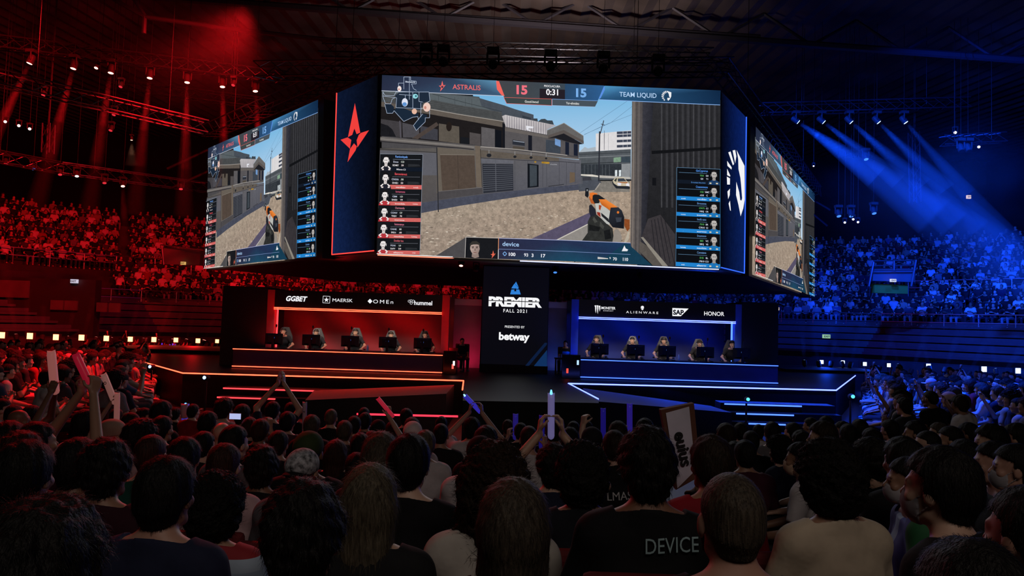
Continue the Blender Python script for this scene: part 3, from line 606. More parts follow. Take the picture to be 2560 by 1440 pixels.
# poles and wires
ln('#2c2e36', K3([(487, 670), (475, 1310)]), 3.4); ln('#34323a', K3([(540, 530), (495, 700)]), 2); ln('#34323a', K3([(505, 575), (552, 590)]), 1.6); ln('#4a4a52', K3([(548, 660), (545, 905)]), 1)
for a in (((905, 240), (235, 690)), ((905, 350), (630, 560), (290, 710)), ((905, 455), (560, 585), (285, 715))): ln('#5d7f9c', K3(a), .7)
# open container on the right
pg(['#6b645f', '#4a4648', '#454245', '#6a625e'], [(1576, 240), (1604, 242), (1600, 672), (1571, 650)], .25)
for xx, c in ((1581, '#8a8079'), (1588, '#3d3a3d'), (1594, '#6d6765')): ln(c, [(xx, 245), (xx-4, 655)], 1.6)
pg(['#3a3a42', '#24252d', '#1c1d25', '#2b2b32'], [(1603, 242), (1634, 244), (1620, 640), (1598, 668)], .3)
pg(['#2e2e31', '#2b2b2e', '#1d1d20', '#19191c'], [(1630, 244), (1799, 252), (1799, 674), (1605, 672)], .25)
for t in range(11):
    xx = 1650 + t*13.4; ln('#38383c' if t % 3 else '#434347', [(xx, 262), (xx, 372), (xx, 520)], 5 if t % 3 else 3, .2); ln('#1c1c20', [(xx+6, 262), (xx+6, 560)], 1.2)
pg('#131417', [(1625, 379), (1799, 369), (1799, 376), (1625, 387)]); pg('#131418', K3([(1165, 1265), (1215, 1265), (1215, 1365), (1165, 1362)]))
pg('#3a3639', K6([(1070, 680), (1250, 620), (1460, 900), (1460, 1360), (1340, 1360), (980, 930)]), .25)
for t in range(5): ln('#201f24', K6([(1120+t*45, 700-t*15), (1180+t*70, 1200+t*40)]), 1.6)
pg('#8b857b', K6([(965, 945), (1000, 940), (1360, 1360), (1280, 1360), (1060, 1070)]), .15); pg('#58524d', K6([(950, 1000), (1060, 1070), (1280, 1360), (1140, 1350), (940, 1140)]), .25)
# first-person arm and orange rifle
pg('#2e2f2e', K6([(240, 640), (320, 615), (400, 680), (560, 820), (590, 1090), (0, 1340), (120, 990), (200, 880), (200, 720)]), .45)
for c, p in (('#4a4b47', [(290, 650), (340, 720), (300, 740), (270, 690)]), ('#1a1b1c', [(220, 760), (380, 800), (360, 860), (220, 850)]), ('#454642', [(380, 720), (440, 790), (420, 830), (370, 780)]), ('#191a1c', [(430, 850), (520, 830), (540, 960), (450, 980)])): pg(c, K6(p), .3)
pg('#8f877f', K6([(585, 840), (635, 830), (670, 870), (695, 960), (640, 1080), (545, 1080)]), .12); pg('#b7ad9c', K6([(780, 868), (802, 866), (790, 975), (700, 1080)]), .15)
pg('#242630', K6([(220, 490), (250, 472), (310, 540), (325, 620), (245, 655), (218, 580)]))
pg('#b35a28', K6([(212, 360), (300, 360), (310, 470), (250, 460)]), .2); pg('#e0752e', K6([(225, 312), (270, 300), (335, 315), (345, 345), (265, 400), (235, 380)]), .1)
pg('#1c1e24', K6([(170, 240), (212, 240), (214, 345), (200, 380), (160, 350)])); pg('#a3a9ab', K6([(184, 258), (200, 258), (200, 280), (186, 286)]))
pg('#1e1f23', K6([(272, 345), (300, 330), (360, 335), (455, 400), (380, 405), (362, 460), (300, 462), (268, 400)]))
pg('#b9bab5', K6([(305, 460), (390, 455), (520, 570), (515, 770), (470, 750), (330, 610)]), .12); pg('#a5432a', K6([(360, 480), (400, 490), (380, 560), (360, 540)])); pg('#8f2f22', K6([(330, 580), (380, 590), (385, 660), (340, 620)])); pg('#222429', K6([(390, 590), (500, 680), (500, 730), (400, 640)]))
pg(['#e07a30', '#ef8a3c', '#e98436', '#c9651f', '#b85a1c'], K6([(358, 400), (460, 402), (632, 515), (525, 560), (400, 480)]), .06)
pg(['#24272f', '#2b2f38', '#2b2f38', '#1b1d24', '#17191f', '#1b1d24', '#22252c'], K6([(530, 520), (640, 514), (692, 560), (727, 660), (722, 822), (560, 802), (498, 720)]), .08); pg('#3a3f49', K6([(600, 660), (690, 660), (680, 720), (615, 730)])); ell('#d9762f', 1540.5, 532, 3, 3.2)
pg('#8d4c27', K6([(727, 680), (805, 690), (805, 820), (770, 860), (727, 780)]), .35)
# ------------------------------------------------ overlay: top bar
pg(['#232b40', '#2e3a52', '#5b8fb0', '#3f5e7c', '#2a3046'], [(956, 190.4), (1120, 198), (1240, 204), (1257, 243), (954.5, 229.5)], .06)
ln('#cfd6e6', [(955, 229.5), (1135, 237), (1255, 242.5)], 1.3)
pg(['#43454a', '#3d4750', '#35495e', '#3b4b58', '#44474a'], [(1239, 204), (1372, 210), (1506, 216.5), (1489, 255), (1257, 246)], .06)
pg('#241f27', [(1345, 224), (1408, 227), (1408, 252), (1345, 249)]); pg(['#2a4766', '#2f5f92', '#2c5888', '#28496c'], [(1408, 212), (1506, 216.5), (1490, 254), (1408, 251)], .05)
pg('#3c4547', [(1256, 246), (1375, 250), (1375, 266), (1263, 261)]); pg('#47515a', [(1376, 250), (1490, 255), (1483, 269), (1376, 266)])
ln('#e0675f', [(1256, 246), (1375, 250)], 1); ln('#e0675f', [(1256, 246), (1263, 261), (1375, 266), (1375, 250)], 1); ln('#7fa9e6', [(1376, 250), (1490, 254.5)], 1); ln('#9fb8da', [(1376, 251), (1376, 266), (1483, 269.5)], 1)
pg(['#4f95c4', '#3b6f9c', '#1b3a5c', '#0f2744', '#122c4c', '#2b587f'], [(1507, 217), (1580, 220), (1680, 224), (1799, 229), (1797.5, 265), (1493, 251)], .05); ln('#8fb8f0', [(1493, 251.5), (1640, 258), (1797.5, 265)], 1.4)
pg('#f2685f', [(1237, 205), (1244, 205.5), (1258, 243), (1250, 240), (1239, 226)]); pg('#5a8fe4', [(1506, 217), (1508, 226), (1497, 248), (1492, 250)])
def star4(cx, cyy, s, col):
    pts = [(0, -1), (.22, -.12), (.62, -.28), (.28, .22), (-.38, 1), (-.22, .28), (-.62, -.05), (-.2, -.1)]
    pg(col, [(cx+x*s, cyy+y*s+x*s*SL) for x, y in pts])
star4(1104, 218, 13.5, '#ee6a66'); pg('#2b3044', [(1104+4.6*math.sin(k*math.pi/5)*(1 if k % 2 == 0 else .42), 220-4.6*math.cos(k*math.pi/5)*(1 if k % 2 == 0 else .42)) for k in range(10)])
tx('#ee6b69', 'ASTRALIS', 1164, 220.5, 12.5, 69, .008); tx('#ef7180', '15', 1301, 226.5, 22, 27, .04); tx('#f4f2f6', '0:31', 1376, 232.5, 15, 30, .025); tx('#79aee8', '15', 1448.5, 234, 21, 26, .04); tx('#b7d5f6', 'TEAM LIQUID', 1590.5, 239.5, 12, 93, .008)
tx('#e8e6ea', 'PSOCLAC:UEA', 1376, 218, 5, 40, .02); tx('#d9dad6', 'Good-lwocl', 1325, 256.5, 6, 34, .02); tx('#d9dad6', 'Yor-ehmdstc', 1427, 260.5, 6, 33, .02)
HORSE = [(.05, -1), (1, -.72), (.98, .1), (.72, .62), (.35, 1), (.15, .62), (.3, .35), (.62, .5), (.68, .34), (.55, .05), (.5, -.28), (.42, -.5), (.3, -.62), (.3, -.8), (.18, -.62)]
RAYS = [[(-.08, -.98), (.02, -.6), (-.14, -.52), (-.3, -.92)], [(-.42, -.86), (-.22, -.48), (-.34, -.38), (-.6, -.74)], [(-.7, -.66), (-.4, -.3), (-.48, -.16), (-.84, -.46)], [(-.92, -.34), (-.52, -.06), (-.54, .08), (-.98, -.12)], [(-1, .02), (-.56, .2), (-.54, .34), (-.98, .26)], [(-.92, .42), (-.52, .46), (-.44, .6), (-.82, .64)], [(-.66, .8), (-.4, .7), (-.26, .86), (-.42, 1)]]
for pp in [HORSE] + RAYS: pg('#f1f1f4', [(1662+x*12.3, 242+y*12.5+x*.5) for x, y in pp])
# mini map
MLN = '#a8b6cc'
pg('#1a2636', K1([(150, 545), (245, 540), (300, 590), (290, 665), (275, 690), (185, 692)])); pg('#1a2839', K1([(300, 640), (350, 580), (480, 620), (690, 700), (690, 745), (600, 760), (455, 825), (295, 665)])); pg('#1a2839', K1([(610, 890), (760, 700), (830, 720), (800, 830), (655, 970)]))
pg('#1f2b3c', K1([(380, 350), (700, 345), (860, 345), (870, 490), (760, 520), (730, 640), (330, 600), (320, 400)]))
for p in ([(455, 300), (455, 100), (565, 100), (565, 160), (655, 170), (655, 212), (580, 212), (610, 290), (660, 320)], [(370, 330), (370, 200), (455, 200)], [(120, 345), (155, 400), (300, 405), (330, 345), (860, 345), (875, 490), (820, 520)], [(120, 345), (120, 420), (160, 535), (245, 540), (270, 460), (310, 440)], [(120, 410), (340, 440), (330, 600), (590, 610), (760, 620)],
          [(150, 545), (185, 692), (275, 692), (300, 650), (455, 825), (600, 755), (680, 745), (690, 800)], [(600, 345), (600, 610)], [(730, 520), (730, 750)], [(870, 640), (870, 765), (800, 765), (800, 830), (655, 972), (610, 890), (760, 700)], [(700, 345), (700, 500), (760, 510)], [(545, 100), (545, 470)], [(380, 385), (580, 400)], [(480, 390), (480, 530)]): ln(MLN, K1(p), 1.1)
for x, y, r, ry, c in ((385, 292, 5, 6.8, '#f3e2dc'), (472, 515, 7.5, 10.5, '#dfe3f2'), (640, 415, 6.5, 6, '#8fd3dc'), (825, 592, 9.2, 11.5, '#ecc9bd'), (625, 662, 6.3, 7, '#e5b7a0')): ell(c, *K1([(x, y)])[0], r, ry)
ell('#5f93d0', *K1([(468, 545)])[0], 5.5, 5); ell('#1c4f66', *K1([(650, 412)])[0], 2, 2.4); ell('#b8564a', *K1([(378, 300)])[0], 1.6, 1.6); ell('#c9897a', *K1([(800, 600)])[0], 3, 4); tx('#c9d2e2', 'Bikarhatordu', 1025.5, 207.5, 4, 24, .03)
# ------------------------------------------------ player cards
def bil(q, u, v):
    a = [q[0][i]+(q[1][i]-q[0][i])*u for i in (0, 1)]; b = [q[3][i]+(q[2][i]-q[3][i])*u for i in (0, 1)]; return (a[0]+(b[0]-a[0])*v, a[1]+(b[1]-a[1])*v)
def cards(q, cuts, names, stats, band, namecol, right):
    B = lambda u, v: bil(q, 1-u if right else u, v)
    edge = '#5f86a8' if right else '#8b93a0'
    for k in range(6):
        v0, v1 = cuts[k], cuts[k+1]; h = v1 - v0
        pg('#0d0f14' if right else '#17191d', [B(0, v0), B(1, v0), B(1, v1), B(0, v1)], .06)
        vb = v1 - h*.25
        pg((band if k else '#131a26'), [B(.0 if right else .22, vb), B(1, vb), B(1, v1), B(0.0 if right else .22, v1)], .05)
        u0 = .5 if right else .3
        X = lambda u, t: B(u, v0+h*t)
        # portrait
        pg('#eae4e2' if not right else '#b9b4b0', [X(.09, .16), X(.14, .12), X(.19, .16), X(.2, .38), X(.175, .55), X(.14, .62), X(.105, .55), X(.08, .38)])
        pg('#cfc7c4' if not right else '#9a948f', [X(.11, .5), X(.17, .5), X(.18, .72), X(.1, .72)])
        pg('#191719', [X(.075, .3), X(.085, .12), X(.14, .03), X(.195, .12), X(.21, .3), X(.185, .2), X(.14, .17), X(.095, .2)])
        for uu in (.07, .205): pg('#d9d4d2' if not right else '#8a8683', [X(uu, .32), X(uu+.012, .32), X(uu+.012, .48), X(uu, .48)])
        for uu in (.115, .155): pg('#3a3030', [X(uu-.012, .33), X(uu+.012, .33), X(uu+.012, .37), X(uu-.012, .37)])
        pg('#7a5b56', [X(.12, .5), X(.16, .5), X(.16, .525), X(.12, .525)])
        sh = ('#20222c' if k < 2 else '#b5343c') if not right else ('#1d3d66' if k == 0 else '#1c74b8')
        pg(sh, [X(.0, .99), X(.03, .78), X(.1, .68), X(.14, .76), X(.18, .68), X(.255, .78), X(.28, .99)])
        for uu in (.05, .2): pg('#e6d9d4' if not right else '#d8cfae', [X(uu, .85), X(uu+.045, .85), X(uu+.045, .93), X(uu, .93)])
        if not right: pg('#efe8e6', [X(.02, .82), X(.08, .69), X(.1, .73), X(.05, .86)]); pg('#efe8e6', [X(.26, .82), X(.2, .69), X(.18, .73), X(.23, .86)])
        cx = lambda u, t: B(u, v0+h*t)
        nx = cx(.5, .14) if not right else cx(.42, .14)
        hh = (q[3][1]-q[0][1])*h
        tx(namecol[min(k, len(namecol)-1)], names[k], nx[0], nx[1], hh*.13, 30 if k < 2 else 23, .02)
        ln(edge if k == 0 or right else '#6c6f78', [cx(.3, .3), cx(.95, .3)], .8)
        a, b, c2, d2 = stats[k]
        for s, u, t, c in ((a, .37, .44, '#c3c9dc'), (b, .53, .44, '#cfd8cf'), (c2, .37, .64, '#e3e0e2'), (d2, .53, .64, '#f0dfe2')):
            if right: u = {.37: .3, .53: .42}[u]; c = '#58b45e' if (u > .4 and t < .5) else '#cfd6e6'
            p = cx(u, t); tx(c, s, p[0], p[1], hh*.1, None, .02)
        if not right: pg('#2c2e32', [cx(.66, .56), cx(.92, .58), cx(.95, .68), cx(.66, .72)], .2)
        if k:
            p1, p2 = (cx(.5, .88), cx(.86, .88)) if not right else (cx(.42, .88), cx(.84, .88))
            tx('#f3dcd8' if not right else '#dcecfa', ('warsfblav', 'brownfidin', 'morvnos', 'maunfulna', 'elkanrgv')[k-1], p1[0], p1[1], hh*.09, 24, .02); tx('#f3dcd8' if not right else '#dcecfa', ('a-vn:b', 't-onno', '', 'Lonnaq', 'vruh')[k-1] or '.', p2[0], p2[1], hh*.08, None, .02)
        else:
            p1 = cx(.5, .88) if not right else cx(.5, .88); tx('#d8d6da' if not right else '#4f86c8', 'Mliams-C3' if not right else 'E-ronaaa-ima-mco', p1[0], p1[1], hh*.09, None, .02)
        ln('#050507', [B(0, v1), B(1, v1)], .9)
    ln(edge, [B(0, 0), B(1, 0), B(1, 1)], .9)
    if right: ln('#3f79a8', [B(0, 0), B(0, 1)], .9)
q = mp((940, 380), 5.333, [(65, 38), (620, 45), (580, 1375), (18, 1368)])
cards(q, [0, .172, .35, .513, .675, .84, 1], ['Renionityelt', 'Baronnierect', 'Iornamons', 'Ourmsndu', 'Iomngarys', 'Dovlder bns'], [('Dnos', 'CD', 'SDMY', '59'), ('CNXA', '.50', 'DHE1', '53'), ('CBM', 'LD', 'BAED', 'V9'), ('CONV', 'CF', 'TREV', '78'), ('CANE', '80', '59D1', '.60'), ('FOXI', 'L0', 'SAFY', 'D9')], '#cf6460', ['#6fa0e8', '#e0525a', '#c45a78', '#c47888', '#c9738a', '#c9606a'], False)
q = mp((1670, 410), 5.143, [(90, 55), (652, 80), (652, 1350), (75, 1318)])
cards(q, [0, .162, .33, .49, .656, .823, 1], ['GnCypnrua', 'Cnuammmcno', 'Brvouonsa', 'Ivmlk usnc', 'Sruumscso', 'Convatane'], [('G0', 'TSO', 'T1', 'G0'), ('VMC', 'CS2', 'C', '-010'), ('C1', 'CWTI', 'CR', '190Q'), ('ER', '.7310', 'CI', 'C7810'), ('VC', 'IBI3', 'VS', '28IQ'), ('EL', 'S1G', 'CO', '/7810')], '#2281cc', ['#4f90e6', '#4f90e6', '#5d86b8'], True)
# ------------------------------------------------ bottom bar
pg(['#2a2c45', '#26304f', '#1b3a5e', '#1c3352', '#24486a', '#1c4a63', '#2c2d42'], [(1243, 596.5), (1400, 601), (1571, 608), (1580, 655), (1490, 658), (1420, 654), (1243, 648)], .1)
pg('#173c52', [(1560, 607), (1578, 622), (1625, 664), (1490, 658)], .15); ln('#b8bfe6', [(1243, 596.5), (1400, 601.5), (1571, 608.5)], 1.2); ln('#7d94c4', [(1243, 623.5), (1400, 629), (1571, 637)], 1)
pg('#191a1e', [(1162, 594), (1243, 596.5), (1242, 649), (1160, 645)], .1); ln('#d9d2cc', [(1160, 645), (1162, 594), (1242, 596.5)], 1); ln('#f0a070', [(1243, 596.5), (1242.5, 625)], 1.4); ln('#e9e4e2', [(1242.5, 625), (1242, 649)], 1.4)
def portrait(cx, cyy, s):
    pg('#14161d', [(cx-s*1.5, cyy+s*2.1), (cx-s*1.2, cyy+s*1.75), (cx-.5*s, cyy+s*1.5), (cx+.6*s, cyy+s*1.55), (cx+1.3*s, cyy+s*1.85), (cx+1.6*s, cyy+s*2.2)])
    pg('#8f7c74', [(cx-s*.5, cyy+s*.7), (cx+s*.6, cyy+s*.7), (cx+s*.75, cyy+s*1.6), (cx, cyy+s*2), (cx-s*.6, cyy+s*1.55)])
    pg(['#b59f96', '#a8928a', '#99857d', '#8f7b73', '#927e76', '#a08a82', '#b09a90', '#b8a299'], [(cx-s*.8, cyy-s*.7), (cx+s*.7, cyy-s*.75), (cx+s*.88, cyy+s*.1), (cx+s*.7, cyy+s*.75), (cx+s*.3, cyy+s*1.15), (cx-s*.2, cyy+s*1.15), (cx-s*.65, cyy+s*.7), (cx-s*.88, cyy+s*.1)])
    pg('#36332f', [(cx-s*.92, cyy-s*.1), (cx-s*.95, cyy-s*.8), (cx-s*.5, cyy-s*1.3), (cx+s*.3, cyy-s*1.35), (cx+s*.9, cyy-s*.9), (cx+s*.98, cyy-s*.05), (cx+s*.75, cyy-s*.65), (cx, cyy-s*.8), (cx-s*.7, cyy-s*.6)])
    for e in (-.38, .36): pg('#3c2f2a', [(cx+s*(e-.2), cyy-s*.2), (cx+s*(e+.2), cyy-s*.2), (cx+s*(e+.2), cyy-s*.05), (cx+s*(e-.2), cyy-s*.02)]); pg('#2a211e', [(cx+s*(e-.25), cyy-s*.36), (cx+s*(e+.25), cyy-s*.38), (cx+s*(e+.22), cyy-s*.28), (cx+s*(e-.22), cyy-s*.28)])
    pg('#7a655d', [(cx-s*.06, cyy), (cx+s*.1, cyy), (cx+s*.18, cyy+s*.42), (cx-s*.12, cyy+s*.42)]); pg('#7d544c', [(cx-s*.28, cyy+s*.68), (cx+s*.3, cyy+s*.68), (cx+s*.26, cyy+s*.8), (cx-s*.24, cyy+s*.8)])
portrait(1184.5, 622, 13.5); star4(1229.5, 637, 10, '#e2664f')
tx('#a9cdf3', 'device', 1273, 611, 11, 41, .012); tx('#e8e9f0', '100', 1276.5, 636.5, 8.5, 16.5, .03); tx('#e8e9f0', '3', 1327, 639, 8.5, None, .03); tx('#e8e9f0', '17', 1353.5, 640, 8.5, 11, .03); tx('#e8e9f0', '93', 1311, 638, 8, None, .02); tx('#e8e9f0', '70', 1532, 648, 7.5, None, .02); tx('#e8e9f0', '110', 1558.5, 649, 8, 13, .03); tx('#dfe0e6', '9', 1520, 646, 5, None, .03)
ln('#7fb2ea', [(1253.5, 635), (1258, 630.5), (1263, 635.5), (1258, 640.5), (1253.5, 635)], 1.6); pg('#c9c6c4', [(1489, 643), (1515, 646.5), (1515, 648.5), (1489, 648.5)])
pg('#e9e9ee', [(1549, 629), (1556, 614.5), (1559, 622), (1565, 625), (1563, 629)]); 
ln('#ffffff', [(943.5, 635.5), (1130, 643)], 1.6)

def screen_picture(c4, n, name, parent):
    """Lay the broadcast picture on the rectangle c4 (TL TR BR BL), n pointing to the viewers."""
    vs, fs, cs = [], [], []; c = [np.array(v) for v in c4]; nn = np.array(n)
    for i, (p, ff, cc) in enumerate(PIC):
        b = len(vs)
        p = np.clip(p, 0, 1); u, v = p[:, :1], p[:, 1:]
        w3 = (c[0]*(1-u)+c[1]*u)*(1-v) + (c[3]*(1-u)+c[2]*u)*v + nn*(.012 + i*.00009)
        vs += [tuple(x) for x in w3]; fs += [tuple(b+k for k in f) for f in ff]; cs += cc
    mb = MB(); mb.v, mb.f, mb.c = vs, fs, cs
    return mb.build(name, MPIC, parent)
MPIC = bpy.data.materials.new('screen_picture'); nt, N, L = nodes_of(MPIC); MPIC.cycles.emission_sampling = 'NONE'
N.clear(); out = N.new('ShaderNodeOutputMaterial'); em = N.new('ShaderNodeEmission'); at = N.new('ShaderNodeAttribute'); at.attribute_name = 'Col'
tc = N.new('ShaderNodeTexCoord'); nz = N.new('ShaderNodeTexNoise'); nz.inputs['Scale'].default_value = 7; nz.inputs['Detail'].default_value = 8; nz.inputs['Roughness'].default_value = .82
ma = N.new('ShaderNodeMath'); ma.operation = 'SUBTRACT'; ma.inputs[1].default_value = .5; mb_ = N.new('ShaderNodeMath'); mb_.operation = 'MULTIPLY'; mc = N.new('ShaderNodeMath'); mc.operation = 'MULTIPLY_ADD'; mc.inputs[1].default_value = 5.0; mc.inputs[2].default_value = 1.0
vm = N.new('ShaderNodeVectorMath'); vm.operation = 'SCALE'
L.new(tc.outputs['Object'], nz.inputs['Vector']); L.new(nz.outputs['Fac'], ma.inputs[0]); L.new(ma.outputs[0], mb_.inputs[0]); L.new(at.outputs['Alpha'], mb_.inputs[1]); L.new(mb_.outputs[0], mc.inputs[0]); L.new(mc.outputs[0], vm.inputs['Scale']); L.new(at.outputs['Color'], vm.inputs[0]); L.new(vm.outputs['Vector'], em.inputs['Color']); L.new(em.outputs[0], out.inputs[0])

M_SHELL = mat('screen_shell', '#0a0a0d', .6)
YE = dict(mL=19.25, mR=19.71, lR=21.56, lL=28.61, rL=23.0, rR=34.14, pL=20.81, pR=19.42, bL=19.76, bR=21.97)
def hang(name, label, cat, px, ys, group=None, pic=True, face=None):
    tl, tr, br, bl = [P(x, y, Y) for (x, y), Y in zip(px, (ys[0], ys[1], ys[1], ys[0]))]
    ux = (tr-tl).normalized(); uz = (tl-bl).normalized(); n = ux.cross(uz).normalized()
    e = empty(name, label, cat, (0, 0, 0), group)
    mb = MB(); bk = -n*.45; g = ux*.05; h = uz*.05
    f4 = [q-n*.08 for q in (tl-g+h, tr+g+h, br+g-h, bl-g-h)]; mb.add(f4 + [p+bk for p in f4], [(3, 2, 1, 0), (4, 5, 6, 7), (0, 1, 5, 4), (1, 2, 6, 5), (2, 3, 7, 6), (3, 0, 4, 7)])
    mb.build('housing', M_SHELL, e)
    if pic: screen_picture((tl, tr, br, bl), n, 'picture', e)
    return e, (tl, tr, br, bl), n
hang('main_screen', 'widest hanging screen, facing the audience above the middle of the stage', 'screen', QUAD, (YE['mL'], YE['mR']))
hang('side_screen', 'angled screen on the red side repeating the broadcast picture', 'screen', [(526, 371.7), (802, 250.7), (797.7, 641.7), (517, 672)], (YE['lL'], YE['lR']))
hang('side_screen', 'steeply angled screen on the blue side repeating the broadcast picture', 'screen', [(1882.7, 317.3), (2032, 485), (2030, 742), (1879.2, 686.4)], (YE['rL'], YE['rR']))
def emblem_panel(label, px, ys, cols, shapes, ec, em_, edge):
    e, (tl, tr, br, bl), n = hang('emblem_panel', label, 'panel', px, ys, 'emblem panels', pic=False)
    Hq = homography(px); c = [np.array(v) for v in (tl, tr, br, bl)]; nn = np.array(n)
    def on(pts, off):
        p = np.c_[np.array(pts, float), np.ones(len(pts))] @ Hq.T; p = p[:, :2]/p[:, 2:]; u, v = p[:, :1], p[:, 1:]
        return [tuple(x) for x in (c[0]*(1-u)+c[1]*u)*(1-v)+(c[3]*(1-u)+c[2]*u)*v + nn*off]
    m = MB(); m.add(on(px, .01), [(0, 1, 2, 3)], [(*lin(k), .35) for k in cols]); m.build('display', MPIC, e)
    for nm, pts in shapes:
        m = MB(); m.add(on(pts, .03), [tuple(range(len(pts)))]); m.build(nm, em_, e)
    m = MB()
    for a, b in edge: m.tube(on([a], .03)[0], on([b], .03)[0], .018, 5)
    m.build('edge_strip', ec, e)
EK = lambda pts: mp((500, 220), 3.0, pts)
emblem_panel('dark emblem panel with a red four-pointed star', [(843.7, 233), (945, 188), (936.7, 627), (831.7, 636.7)], (YE['pL'], YE['pR']), ['#0c1730', '#06070d', '#05060c', '#12234c'],
    [('emblem_ray', EK([(1167, 112), (1207, 328), (1180, 340), (1163, 298), (1147, 345), (1115, 362)])), ('emblem_ray', EK([(1273, 310), (1186, 438), (1180, 385), (1196, 345), (1212, 330)])), ('emblem_ray', EK([(1060, 382), (1112, 364), (1140, 382), (1130, 448)])), ('emblem_ray', EK([(1112, 548), (1130, 450), (1160, 408), (1182, 430), (1172, 460)]))],
    glow('edge_red', (1, .05, .04), 1.6), glow('emblem_red', lin('#f0403c'), 1.0), [((843.7, 233), (831.7, 636.7)), ((831.7, 636.7), (936.7, 627))])
B5 = lambda pts: mp((1380, 180), 2.77, pts)
emblem_panel('dark blue emblem panel with a white horse head shield', [(1803, 229), (1863.8, 292.6), (1858.7, 683), (1800.6, 669)], (YE['bL'], YE['bR']), ['#040611', '#0a2266', '#0a1f58', '#03050d'],
    [('emblem_shield', B5([(1272, 556), (1327, 666), (1328, 900), (1318, 960), (1300, 1015), (1285, 940), (1268, 870), (1270, 780), (1290, 850), (1297, 905), (1306, 908), (1310, 890), (1303, 800), (1298, 750), (1285, 690), (1283, 620)])),
     ('emblem_ray', B5([(1244, 560), (1262, 556), (1270, 600), (1262, 650)])), ('emblem_ray', B5([(1214, 575), (1230, 568), (1255, 655), (1246, 665)])), ('emblem_ray', B5([(1206, 635), (1238, 680), (1236, 695), (1208, 670)])), ('emblem_ray', B5([(1206, 690), (1228, 738), (1226, 745), (1206, 735)])), ('emblem_ray', B5([(1204, 745), (1226, 757), (1225, 800), (1206, 800)])), ('emblem_ray', B5([(1208, 848), (1226, 828), (1224, 872), (1213, 900)])), ('emblem_ray', B5([(1216, 930), (1226, 910), (1232, 980), (1226, 975)]))],
    glow('edge_blue', (.03, .12, 1), 1.5), glow('emblem_white', (.9, .9, .92), 1.0), [((1863.8, 292.6), (1858.7, 683)), ((1858.7, 683), (1800.6, 669))])
# closed dark shell joining the screens from behind
plan = [P(517, 672, YE['lL']), P(797, 642, YE['lR']), P(832, 637, YE['pL']), P(944, 636, YE['mL']), P(1797, 672, YE['mR']), P(1859, 683, YE['bR']), P(1879, 686, YE['rL']), P(2030, 742, YE['rR']), Vector((9, 38, 4.4)), Vector((-9, 36, 4.4))]
plan = [(p.x*.985, p.y+.75) for p in plan]
tag(MB().prism(plan, 4.42, 4.62).build('screen_platform', M_SHELL), 'dark underside of the screen cluster hanging over the booths', 'platform')
# thin light lines along the lower screen edge
o = empty('screen_edge_light', 'thin light line under the main screen changing from red to blue', 'light strip')
for a, b, m in (((944, 637.5), (1300, 652.5), glow('edge_warm', (1, .2, .12), 2.2)), ((1300, 652.5), (1797, 673.5), glow('edge_violet', (.45, .5, 1), 2.2))): led('strip', [P(*a, 19.2), P(*b, 19.66)], m, .014, o)
